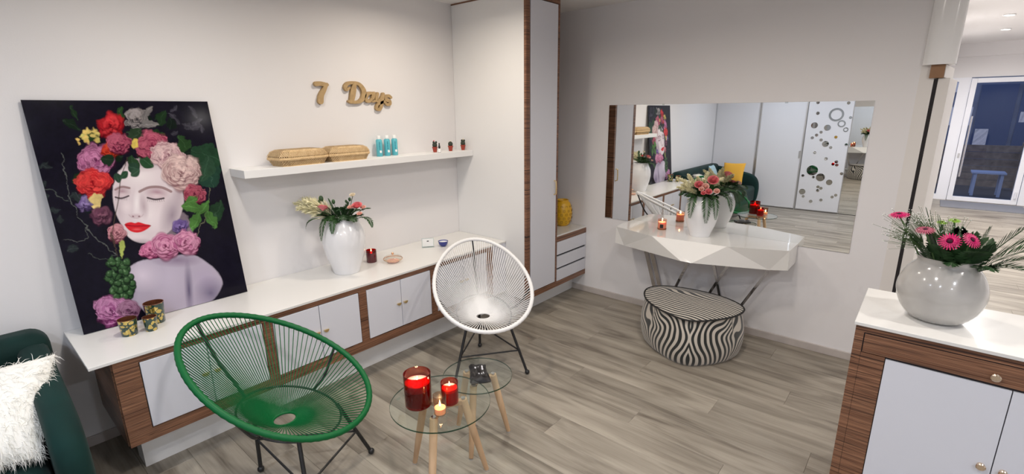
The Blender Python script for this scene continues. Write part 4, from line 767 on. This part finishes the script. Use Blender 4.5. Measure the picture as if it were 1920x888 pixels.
for i, (x, y) in enumerate(((.058, -1.762), (.060, -1.692), (.062, -1.625))):
    t = thing('spray_bottle', ('leftmost', 'middle', 'rightmost')[i] + ' of the three turquoise spray bottles on the wall shelf', 'bottle', (x, y, SZ), -.6, 'turquoise bottles on the wall shelf')
    MB().lathe([(.020, 0), (.0225, .003), (.0225, .118), (.018, .126), (.010, .128)], (0, 0, 0), 24).build('body', 'teal', t, world=False, smooth=True, ang=50)
    MB().lathe([(.014, .128), (.014, .150), (.012, .153)], (0, 0, 0), 20).build('cap', 'card', t, world=False, smooth=True)
    mb = MB()
    for k in range(9): 
        for a0 in (0,): mb.add([(.0229 * math.cos(a), .0229 * math.sin(a), z) for z in (.050 + k * .0068, .050 + k * .0068 + (.0045 if k % 3 else .0058)) for a in (.02, .18, .34)], [(0, 1, 4, 3), (1, 2, 5, 4)])
    mb.build('lettering', 'tealtext', t, world=False)
    n = 14; MB().add([(.0231 * math.cos(.45 + .38 * math.cos(2 * PI * k / n)), .0231 * math.sin(.45 + .38 * math.cos(2 * PI * k / n)), .036 + .010 * math.sin(2 * PI * k / n)) for k in range(n)], [tuple(range(n))]).build('white_patch', 'card', t, world=False)
def cactus(x, y, kind, label):
    t = thing('cactus_pot', label, 'plant', (x, y, SZ))
    MB().lathe([(.014, 0), (.0205, .036), (.0225, .036), (.0225, .044), (.019, .044), (.012, .040)], (x, y, SZ), 20).build('pot', 'pot', t, smooth=True, ang=40)
    mb = MB().sph((x, y, SZ + .058), .020, 14, 10, (1, 1, 1.1))
    if kind != 1: mb.sph((x + .0, y - .011, SZ + .080), .0095, 10, 8, (1, 1, 1.2)); mb.sph((x + .004, y + .012, SZ + .080), .0085, 10, 8, (1, 1, 1.2))
    mb.build('cactus', 'cactus', t, smooth=True)
    MB().sph((x, y + (.004 if kind else -.008), SZ + (.082 if kind == 1 else .092)), .0065, 8, 6).build('bloom', 'creamr' if kind else 'coral', t, smooth=True)
cactus(.110, -1.262, 0, 'potted cactus with a reddish bloom, leftmost on the shelf behind the small bottle')
cactus(.120, -1.098, 1, 'rounded small cactus in a red pot, middle of the three')
cactus(.130, -.962, 2, 'two-eared small cactus in a red pot, next to the tall cabinet')
t = thing('dropper_bottle', 'small white-labelled bottle with a black cap before the leftmost cactus', 'bottle', (.165, -1.262, SZ), -.6)
MB().lathe([(.0115, 0), (.0115, .003)], (0, 0, 0), 18).build('foot_ring', 'blackp', t, world=False); MB().lathe([(.0115, .003), (.0118, .030), (.006, .034)], (0, 0, 0), 18).build('body', 'card', t, world=False, smooth=True)
MB().lathe([(.0085, .033), (.0085, .052), (.0055, .058), (.005, .074), (.003, .077)], (0, 0, 0), 14).build('cap', 'blackp', t, world=False, smooth=True)

# vases on the drawer cabinet
t = thing('yellow_vase', 'yellow ceramic vase with cut-out squares on the drawer cabinet', 'vase', (.60, -.115, .662))
P_ = [(p.x, p.y) for p in spline([(.050, 0, 0), (.075, .03, 0), (.090, .10, 0), (.090, .16, 0), (.072, .22, 0), (.056, .238, 0), (.060, .25, 0), (.052, .25, 0), (.045, .22, 0)], 4)]
MB().lathe(P_, (0, 0, 0), 36).build('body', 'yellowc', t, world=False, smooth=True, ang=60)
mb = MB()
for iz in range(5):
    for k in range(12):
        a = 2 * PI * (k + .5 * (iz % 2)) / 12; z = .045 + iz * .036; r = .0925 if 1 <= iz <= 3 else (.084 if iz == 0 else .083)
        d = Vector((math.cos(a), math.sin(a), 0)); s_ = Vector((-math.sin(a), math.cos(a), 0)); c = d * r + Vector((0, 0, z)); loop = [c + s_ * u + Vector((0, 0, v)) for u, v in ((-.009, -.009), (.009, -.009), (.009, .009), (-.009, .009))]; mb.tube(loop, .0014, 4, closed=True)
mb.build('relief_squares', 'rattand', t, world=False)
t = thing('green_vase', 'small glossy dark green vase half hidden beside the tall cabinet', 'vase', (.665, -.395, .662))
MB().lathe([(p.x, p.y) for p in spline([(.028, 0, 0), (.052, .03, 0), (.062, .075, 0), (.050, .115, 0), (.024, .140, 0), (.020, .150, 0), (.024, .155, 0)], 4)], (0, 0, 0), 32).build('body', 'greenc', t, world=False, smooth=True)

# ================================================================ MIRROR AND CONSOLE
t = thing('wall_mirror', 'wide frameless rectangular mirror on the back wall above the console', 'mirror', (1.95, -.004, .772))
box(1.003, 2.903, -.006, -.001, .772, 1.782).build('mirror_glass', 'mirror', t, bevel=.001)
for x in (1.5, 2.4): box(x - .01, x + .01, -.008, -.0062, 1.774, 1.786).build('clip', 'clear', t)
t = thing('console_table', 'white high-gloss console with faceted front and crossed chrome legs under the mirror', 'console', (1.95, -.2, 0))
top = [(1.285, -.008), (1.283, -.20), (1.303, -.338), (1.67, -.452), (2.22, -.408), (2.588, -.262), (2.592, -.008)]
bot = [(1.265, -.008, .65), (1.262, -.18, .65), (1.281, -.305, .64), (1.360, -.294, .625), (1.938, -.520, .655), (2.021, -.520, .655), (2.474, -.244, .625), (2.588, -.226, .64), (2.592, -.008, .65)]
bz = .650; nt_ = len(top); V = [(x, y, CZ) for x, y in top] + bot
# zig-zag facets between top edge apexes and bottom edge points
F = [tuple(range(nt_))[::-1], (7, 8, 9, 10), (7, 10, 11, 15), (15, 11, 12, 13), (15, 13, 14), (0, 1, 8, 7), (1, 2, 9, 8), (2, 10, 9), (2, 3, 10), (3, 11, 10), (3, 12, 11), (3, 4, 12), (4, 13, 12), (4, 5, 13), (5, 14, 13), (5, 6, 15, 14), (6, 0, 7, 15)]
MB().add(V, F).build('top_body', 'gloss', t)
for a, b in (((1.55, -.20, bz), (1.72, -.13, .01)), ((1.44, -.09, bz), (1.62, -.05, .01)), ((1.93, -.25, bz), (1.66, -.13, .01)), ((2.02, -.10, bz), (2.20, -.10, .01)), ((2.20, -.12, bz), (1.90, -.08, .01)), ((2.48, -.15, bz), (2.16, -.10, .01))):
    a, b = Vector(a), Vector(b); d = (b - a).normalized(); hw_ = .016 if a.x < 1.6 else .010; s1 = d.cross(Vector((0, 1, 0))).normalized() * hw_; s2 = Vector((0, .011, 0))
    MB().add([p + i * s1 + j * s2 for p in (a, b) for i, j in ((-1, -1), (1, -1), (1, 1), (-1, 1))], [(0, 1, 2, 3), (7, 6, 5, 4), (0, 4, 5, 1), (1, 5, 6, 2), (2, 6, 7, 3), (3, 7, 4, 0)]).build('leg', 'chrome', t)
MB().box(1.60, 2.24, -.14, -.04, 0, .012).build('foot_bar', 'chrome', t)
tj = jar(1.640, -.195, CZ, .036, .086, 'peach', 'lit peach candle in clear jar with black label on the white console', .062, ex=.35, base=.009)
n = 5; MB().add([(1.640 + .0366 * math.cos(a), -.195 + .0366 * math.sin(a), CZ + z) for z in (.018, .048) for a in [-1.62 + .75 * (k / (n - 1) - .5) + .35 for k in range(n)]], [(k, k + 1, k + 1 + n, k + n) for k in range(n - 1)]).build('jar_label', 'label', tj)

# ================================================================ ZEBRA POUF
def pouf():
    t = thing('zebra_pouf', 'zebra-striped oval pouf with black piping on the floor under the console', 'pouf', (2.04, -.50, 0))
    c = Vector((2.04, -.50)); ctrl = [(1.655, -.46), (1.75, -.66), (1.95, -.80), (2.15, -.84), (2.29, -.71), (2.375, -.55), (2.385, -.40), (2.30, -.30), (2.13, -.235), (1.90, -.24), (1.72, -.31)]
    O = [Vector((p.x, p.y)) - c for p in spline([(a, b, 0) for a, b in ctrl], 14, True)]; n = len(O)
    seam = min(range(n), key=lambda i: (O[i] + c - Vector((2.17, -.84))).length)
    cum = [0.]
    for i in range(1, n): cum.append(cum[-1] + (O[i] - O[i - 1]).length)
    H_ = .35; rows = 20; vs = []; pat = []; fs = []
    for j in range(rows + 1):
        z = H_ * j / rows; s = .93 + .10 * math.sin(PI * (z / H_) ** .8) ** .8 if 0 < j < rows else (.92 if j == 0 else .985)
        for i in range(n):
            vs.append((O[i].x * s, O[i].y * s, z)); d = cum[i] - cum[seam]; d = (d + cum[-1] / 2) % cum[-1] - cum[-1] / 2; pat.append((abs(d), z, 195 * abs(d) / (1 + .5 * abs(d)) - 220 * (z - .17) ** 2 * math.copysign(1, .33 - abs(d)) - 60 * z * min(1, abs(d) * 2)))
    for j in range(rows):
        for i in range(n): k = (i + 1) % n; fs.append((j * n + i, j * n + k, (j + 1) * n + k, (j + 1) * n + i))
    fs.append(tuple(range(n))[::-1])
    def mk(name, vs, pat, fs):
        me = bpy.data.meshes.new(name); me.from_pydata(vs, [], fs); me.update(); me.shade_smooth(); a = me.attributes.new('pat', 'FLOAT_VECTOR', 'POINT'); a.data.foreach_set('vector', [q for p in pat for q in p])
        me.materials.append(M['zebra']); o = bpy.data.objects.new(name, me); COL.objects.link(o); o.parent = t; return o
    mk('side_cover', vs, pat, fs)
    vs = []; pat = []; fs = []; R_ = 16
    for j in range(R_ + 1):
        q = 1 - j / R_
        for i in range(n): vs.append((O[i].x * .985 * q, O[i].y * .985 * q, H_ + .022 * (1 - q ** 3))); pat.append((O[i].x * q * .55 + 4, O[i].y * q, 215 * O[i].y * q + 35 * O[i].x * q))
    for j in range(R_):
        for i in range(n): k = (i + 1) % n; fs.append((j * n + i, j * n + k, (j + 1) * n + k, (j + 1) * n + i))
    mk('top_cover', vs, pat, fs)
    MB().tube([(p.x * .988, p.y * .988, H_) for p in O], .0062, 8, closed=True).build('piping', 'piping', t, world=False, smooth=True)
pouf()

# ================================================================ STRING CHAIRS
def string_chair(name, label, loc, h, cord, ncord=108):
    t = thing(name, label, 'chair', (*loc, 0), h); tl, a, b, cz, eg = .445, .4562, .3321, .5919, -.102
    u = Vector((-math.cos(tl), 0, math.sin(tl))); w_ = Vector((0, 1, 0)); nn = Vector((math.sin(tl), 0, math.cos(tl)))
    def rim(th): c, s = math.cos(th), math.sin(th); return u * a * c + w_ * b * s * (1 + eg * c) + Vector((0, 0, cz))
    N = 150; mb = MB(); P = [rim(2 * PI * i / N) for i in range(N)]; mb.tube(P, [.0135 + (.0012 if i % 2 else -.0004) for i in range(N)], 10, closed=True); mb.build('rim', cord, t, world=False, smooth=True, ang=70)
    hx, hz, hr = .007, .329, .053
    ring = MB().tube([(hx + hr * math.cos(2 * PI * k / 40), hr * math.sin(2 * PI * k / 40), hz) for k in range(40)], .006, 8, closed=True); ring.build('centre_ring', cord, t, world=False, smooth=True)
    cb = MB()
    for k in range(ncord):
        th = 2 * PI * (k + .5) / ncord; p = rim(th); ang = math.atan2(p.y, p.x - hx)
        for off in (0,):
            e = Vector((hx + hr * math.cos(ang), hr * math.sin(ang), hz + .002)); q = p
            # the cord bows down where it is pulled over the under-frame
            mpts = [q.lerp(e, s) + Vector((0, 0, -.016 * math.sin(PI * s) * min(1, max(0, (q.z - .4) * 8)))) for s in (0, .33, .66, 1)]
            cb.tube(mpts, .0021 if cord == 'greencord' else .0027, 6, caps=False)
    o = cb.build('cord_webbing', cord, t, world=False, smooth=True); o['kind'] = 'stuff'
    # conical flat weave around the ring
    hoop = [Vector((.04 + .24 * math.cos(2 * PI * k / 40), .19 * math.sin(2 * PI * k / 40), .372 - .045 * math.cos(2 * PI * k / 40))) for k in range(40)]
    MB().tube(hoop, .0055, 8, closed=True).build('under_hoop', 'blackm', t, world=False, smooth=True)
    MB().tube(spline([rim(0) + Vector((.0, 0, -.005)), Vector((-.33, 0, .60)), Vector((-.25, 0, .49)), Vector((-.20, 0, .415))], 6), .008, 8).build('spine', 'blackm', t, world=False, smooth=True)
    for sg in (1, -1): MB().tube(spline([Vector((.03, .19 * sg, .373)), Vector((.06, .25 * sg, .42)), rim(sg * PI * .56) + Vector((0, 0, -.012))], 5), .007, 8).build('rim_support', 'blackm', t, world=False, smooth=True)
    legs = []
    for A_, B2 in (((.195, .145, .345), (.295, .246, .012)), ((.195, -.145, .345), (.295, -.246, .012)), ((-.165, 0, .40), (-.177, 0, .012))):
        lg = MB().tube([A_, B2], .0095, 10).build('leg', 'blackm', t, world=False, smooth=True); MB().sph((B2[0], B2[1], .0165), .0165, 12, 8).build('foot', 'blackm', lg, world=False, smooth=True); legs.append(Vector(A_).lerp(Vector(B2), .55))
    for i in range(3): MB().tube([legs[i], legs[(i + 1) % 3]], .0055, 8).build('stretcher', 'blackm', t, world=False, smooth=True)
    return t
string_chair('string_chair', 'white cord egg-shaped chair on black metal legs near the tall cabinet', (.975, -1.6333), -.6331, 'whitecord')
string_chair('string_chair', 'green cord egg-shaped chair on black metal legs before the sideboard', (1.0737, -3.108), .4643, 'greencord')

# ================================================================ GLASS TABLES AND CANDLES
def glass_table(x, y, z, r, angs, label, legr):
    t = thing('glass_side_table', label, 'side table', (x, y, 0)); n = 72
    MB().lathe([(r - .001, 0), (r, .001), (r, .007), (r - .001, .008)], (x, y, z - .008), n).build('glass_top', 'tglass', t, smooth=True, ang=30)
    MB().lathe([(r + .0001, .0005), (r + .0006, .001), (r + .0006, .007), (r + .0001, .0075)], (x, y, z - .008), n, False, False).build('glass_edge', 'tedge', t)
    for i, a in enumerate(angs):
        d = Vector((math.cos(a), math.sin(a), 0)); c = Vector((x, y, 0)); k = c + d * legr * .50 + Vector((0, 0, z - .028)); f = c + d * legr + Vector((0, 0, .006))
        arm = MB(); s1 = Vector((-d.y, d.x, 0)); p0 = c + d * .008 + Vector((0, 0, z - .028))
        hw = .011; hh = .012
        arm.add([q + s1 * a_ * hw + Vector((0, 0, b_ * hh)) for q in (p0, k + d * .012) for a_, b_ in ((-1, -1), (1, -1), (1, 1), (-1, 1))], [(0, 1, 2, 3), (7, 6, 5, 4), (0, 4, 5, 1), (1, 5, 6, 2), (2, 6, 7, 3), (3, 7, 4, 0)])
        lg = MB().tube([k + Vector((0, 0, .010)), k.lerp(f, .5), f], [.0185, .0175, .0115], 14).build('leg', 'oak', t, smooth=True); arm.build('leg_arm', 'oak', lg, bevel=.003)
        MB().cyl((f.x, f.y, 0), .0116, .006, 12).build('foot_cap', 'alu', lg); MB().cyl((k.x, k.y, z - .0155), .011, .0072, 16).build('glass_mount', 'chrome', lg)
    return t
def ang(x, y, a, b): return math.atan2(b - y, a - x)
TA, TB = (1.676, -2.646, .445), (1.577, -2.302, .39)
a0 = ang(TA[0], TA[1], 1.778, -2.452); glass_table(*TA, .229, [a0, a0 + 2 * PI / 3, a0 + 4 * PI / 3], 'round clear glass side table with beech legs carrying the red candles', .215)
a1 = ang(TB[0], TB[1], 1.665, -2.153); glass_table(*TB, .182, [a1, a1 - 2 * PI / 3, a1 + 2 * PI / 3], 'lower round glass side table with beech legs under the black pouch', .168)
def red_candle(x, y, r, h, dark, label, mat='redglass', e=.3):
    t = thing('red_candle', label, 'candle', (x, y, TA[2]))
    z = TA[2]
    MB().lathe([(r * .95, .0), (r, .006), (r, h - .001), (r - .0015, h), (r - .003, h), (r - .003, .012), (r * .8, .010)], (x, y, z + .0003), 44).build('glass', mat, t, smooth=True, ang=50)
    MB().lathe([(r - .005, .011), (r - .005, dark), (.01, dark)], (x, y, z), 36).build('lower_wax', plain('deep_red_wax', (.42, .010, .04), .4), t, smooth=True, ang=50)
    MB().lathe([(r - .005, dark + .0005), (r - .005, h * .72), (.006, h * .70)], (x, y, z), 36).build('upper_wax', 'wax', t, smooth=True, ang=50)
    flame(t, x, y, z + h * .70 + .008, .009, e); return t
red_candle(1.618, -2.726, .0615, .158, .082, 'largest red glass candle with pink wax on the front glass table', e=.7)
red_candle(1.715, -2.622, .0400, .104, .060, 'medium red glass candle right of the largest on the glass table', 'redpale', e=.35)
t = thing('tealight_glass', 'small clear frosted glass with a lit candle, frontmost on the glass table', 'candle', (1.752, -2.714, TA[2]))
x, y, z = 1.752, -2.714, TA[2]
MB().lathe([(.024, 0), (.0265, .004), (.0295, .095), (.0283, .0955), (.0255, .008), (.02, .006)], (x, y, z), 32).build('glass', 'frosted', t, smooth=True, ang=60)
MB().lathe([(.0235, .007), (.0255, .034), (.006, .032)], (x, y, z), 28).build('wax', 'waxw', t, smooth=True, ang=50); flame(t, x, y, z + .038, .013, .35)
# pouch
def pouch():
    t = thing('pouch', 'black glossy zipped pouch with silver streaks lying on the lower glass table', 'pouch', (1.597, -2.312, TB[2]), 2.45)
    nx, ny = 22, 14; L, Wd, H_ = .175, .098, .034; vs = []; fs = []
    rr = random.Random(3)
    for top_ in (1, 0):
        for i in range(nx + 1):
            for j in range(ny + 1):
                a, b = i / nx * 2 - 1, j / ny * 2 - 1; e = (max(0, 1 - a ** 6) * max(0, 1 - b ** 4)) ** .35; wz = .006 * math.sin(a * 6 + b * 2) * e + .004 * math.sin(b * 7 - a * 3) * e
                wy = 1 - .10 * math.sin(a * 2.2 + .5); z = (H_ * .45 + (H_ * .55 * e + wz if top_ else -H_ * .44 * e)); vs.append((a * L / 2, b * Wd / 2 * wy, max(.0006, z)))
    m = (nx + 1) * (ny + 1)
    for i in range(nx):
        for j in range(ny): q = i * (ny + 1) + j; fs.append((q, q + ny + 1, q + ny + 2, q + 1)); fs.append((m + q, m + q + 1, m + q + ny + 2, m + q + ny + 1))
    mb = MB(); mb.add(vs, fs); mb.build('body', 'leather', t, world=False, smooth=True, ang=80)
    fl = MB()
    for k in range(7):
        a, b = rr.uniform(-.75, .55), rr.uniform(-.5, .5); ln = rr.uniform(.12, .3); pts = []
        for s in range(6):
            aa = a + ln * s / 5; e = (max(0, 1 - aa ** 6) * max(0, 1 - b ** 4)) ** .35; wz = .006 * math.sin(aa * 6 + b * 2) * e + .004 * math.sin(b * 7 - aa * 3) * e
            wy = 1 - .10 * math.sin(aa * 2.2 + .5); pts.append(Vector((aa * L / 2, b * Wd / 2 * wy, H_ * .45 + H_ * .55 * e + wz + .0012)))
        wdt = rr.uniform(.002, .006); n = len(pts); fl.add([p + Vector((0, s_ * wdt * math.sin(PI * (i + .4) / n), 0)) for i, p in enumerate(pts) for s_ in (-1, 1)], [(2 * i, 2 * i + 1, 2 * i + 3, 2 * i + 2) for i in range(n - 1)])
    fl.build('silver_streaks', 'flake', t, world=False)
    MB().tube([(-L / 2 + .004, -Wd / 2 + .012, H_ * .46), (-L / 2 - .002, 0, H_ * .47), (-L / 2 + .004, Wd / 2 - .012, H_ * .46)], .0022, 6).build('zip', 'blackp', t, world=False)
pouch()

# ================================================================ FRONT CABINET (right)
fc2 = thing('reception_cabinet', 'waist-high brown zebrano cabinet with a white top and white doors at the right', 'cabinet', (3.9, -1.40, 0))
X0, XR, YF, YK = 3.100, 4.60, -1.640, -1.160
box(X0 + .012, XR, YF + .022, YK, .06, .882).build('carcass', 'zebrano', fc2)
MB().box(X0, X0 + .012, YF, YK, .0, .884).build('side_panel', 'zebrano', fc2)
box(X0 - .006, XR + .01, YF - .012, YK + .006, .886, .900).build('top_slab', 'whitetop', fc2, bevel=.0015)
MB().box(X0 + .012, XR, YF, YF + .022, .858, .885).box(X0 + .012, X0 + .030, YF, YF + .022, .0, .858).build('face_rail', 'zebrano', fc2)
dd = MB().box(X0 + .034, 3.98, YF - .003, YF + .02, .776, .853).build('drawer', 'zebrano', fc2, bevel=.001)
box(X0 + .030, 4.50, YF + .004, YF + .021, .06, .857).build('shadow_gap', 'gap', fc2)
box(X0 + .031, X0 + .110, YF, YF + .02, .0, .772).build('stile', 'zebrano', fc2); box(3.94, 4.02, YF, YF + .02, 0, .772).build('stile', 'zebrano', fc2)
dr2 = MB().box(3.985, 4.50, YF - .003, YF + .02, .776, .853).build('drawer', 'zebrano', fc2, bevel=.001)
def rknob(x, z, parent):
    o = MB().tube([(x, YF - .003, z), (x, YF - .010, z)], [.012, .010], 18).tube([(x, YF - .010, z), (x, YF - .018, z), (x, YF - .021, z)], [.007, .0145, .011], 18).build('knob', 'champagne', parent, smooth=True, ang=40)
for k, (a, b) in enumerate(((X0 + .113, 3.571), (3.574, 3.937))):
    d = box(a, b, YF - .004, YF + .016, .13, .766).build('door', 'white', fc2, bevel=.001); rknob(3.543 if k == 0 else 3.603, .447, d)
rknob(3.522, .806, dd)
box(X0 + .03, XR, YF + .01, YF + .03, .0, .125).build('plinth', 'zebrano', fc2)

# ================================================================ SOFA AND CUSHIONS
def sofa():
    t = thing('velvet_sofa', 'dark green velvet sofa with rounded arms along the left wall corner', 'sofa', (.6, -4.75, 0))
    y0, y1 = -5.60, -3.77
    def rbox(x0, x1, a, b, z0, z1, r, name, parent=t):
        o = box(x0, x1, a, b, z0, z1).build(name, 'velvet', parent, smooth=True, ang=80); md = o.modifiers.new('b', 'BEVEL'); md.width = r; md.segments = 6; return o
    rbox(.05, .24, y0, y1 + .015, .12, .765, .07, 'back')
    rbox(.243, .93, y0 + .13, y1 - .11, .13, .42, .06, 'seat')
    # tub arm: swept profile falling from back to front
    for (ya, yb_) in ((y1 - .105, y1), (y0, y0 + .125)):
        side = [(.12, .13), (.10, .16), (.10, .66), (.13, .72), (.25, .72), (.45, .68), (.70, .64), (.86, .59), (.94, .50), (.965, .36), (.95, .18), (.92, .13), (.86, .12), (.5, .12)]
        mb = MB(); P2 = [(p.x, p.y) for p in spline([(a, b, 0) for a, b in side], 4, True)]; n = len(P2); vs = []; fs = []
        c = Vector((.55, .40))
        for j, (yy, s) in enumerate(((ya, .90), (ya + .012, .965), (ya + .04, 1), (yb_ - .04, 1), (yb_ - .012, .965), (yb_, .90))):
            for p in P2: q = c + (Vector(p) - c) * s; vs.append((q.x, yy, q.y))
        for j in range(5):
            for i in range(n): k = (i + 1) % n; fs.append((j * n + i, j * n + k, (j + 1) * n + k, (j + 1) * n + i))
        fs += [tuple(range(n)), tuple(range(5 * n, 6 * n))]; mb.add(vs, fs).build('arm', 'velvet', t, smooth=True, ang=60)
    for x in (.15, .85):
        for y in (y0 + .08, y1 - .06): MB().cyl((x, y, 0), .018, .13, 12, .026).build('leg', 'blackm', t)
sofa()
def pillow_mesh(w_, h, th, n=18):
    vs = []; fs = []
    for s in (1, -1):
        for i in range(n + 1):
            for j in range(n + 1):
                a, b = i / n * 2 - 1, j / n * 2 - 1; e = (max(0, 1 - a * a) * max(0, 1 - b * b)) ** .42; pin = 1 - .06 * (1 - a * a) * abs(b) ** 3; pin2 = 1 - .06 * (1 - b * b) * abs(a) ** 3
                vs.append((a * w_ / 2 * pin2, s * th / 2 * e, b * h / 2 * pin))
    m = (n + 1) ** 2
    for i in range(n):
        for j in range(n): q = i * (n + 1) + j; fs.append((q, q + 1, q + n + 2, q + n + 1)); fs.append((m + q, m + q + n + 1, m + q + n + 2, m + q + 1))
    return MB().add(vs, fs)
def place(o, loc, xdir, zdir):
    z = Vector(zdir).normalized(); x = Vector(xdir); x = (x - z * x.dot(z)).normalized(); y = z.cross(x); o.matrix_world = Matrix(((x.x, y.x, z.x, loc[0]), (x.y, y.y, z.y, loc[1]), (x.z, y.z, z.z, loc[2]), (0, 0, 0, 1)))
fc3 = thing('fluffy_cushion', 'white long-haired fluffy cushion on the green sofa at the left edge', 'cushion', (.5, -4.0, .6)); body = pillow_mesh(.50, .44, .16).build('cover', 'fur', fc3, world=False, smooth=True, ang=180)
fur = MB(); rr = random.Random(5)
vsb = [v.co.copy() for v in body.data.vertices]; nb = [v.normal.copy() for v in body.data.vertices]
polys = [p for p in body.data.polygons]
for k in range(15000):
    p = polys[rr.randrange(len(polys))]; vv = p.vertices; a, b = rr.random(), rr.random(); c = (vsb[vv[0]] * (1 - a) + vsb[vv[1]] * a) * (1 - b) + (vsb[vv[3]] * (1 - a) + vsb[vv[2]] * a) * b
    nrm = p.normal; d = (nrm * .55 + Vector((rr.gauss(.1, .35), rr.gauss(0, .3), rr.gauss(-.45, .35))) + c * 2.2).normalized() * rr.uniform(.022, .05); s = d.cross(Vector((rr.gauss(0, 1), rr.gauss(0, 1), rr.gauss(0, 1)))).normalized() * .0011
    g = c + d * .55 + Vector((0, 0, .004)); fur.add([c - s, c + s, g + s * .8, c + d - Vector((0, 0, .008)), g - s * .8], [(0, 1, 2, 4), (4, 2, 3)])
o = fur.build('fur_pile', 'fur', fc3, world=False); o['kind'] = 'stuff'
place(fc3, (.525, -4.055, .575), (.45, .88, .1), (-.35, .14, .30))
c2 = pillow_mesh(.38, .38, .13).build('cushion', 'mustard', smooth=True, ang=180); tag(c2, 'mustard yellow square cushion on the sofa, seen in the mirror', 'cushion'); place(c2, (.58, -5.27, .635), (1, .1, 0), (0, -.38, 1))
c3 = pillow_mesh(.36, .36, .12).build('cushion', 'pale', smooth=True, ang=180); tag(c3, 'pale blue cushion behind the mustard one on the sofa', 'cushion'); place(c3, (.335, -4.98, .61), (.12, 1, 0), (-.3, 0, 1))

for o in bpy.data.objects:
    if '_o' in o: del o['_o']
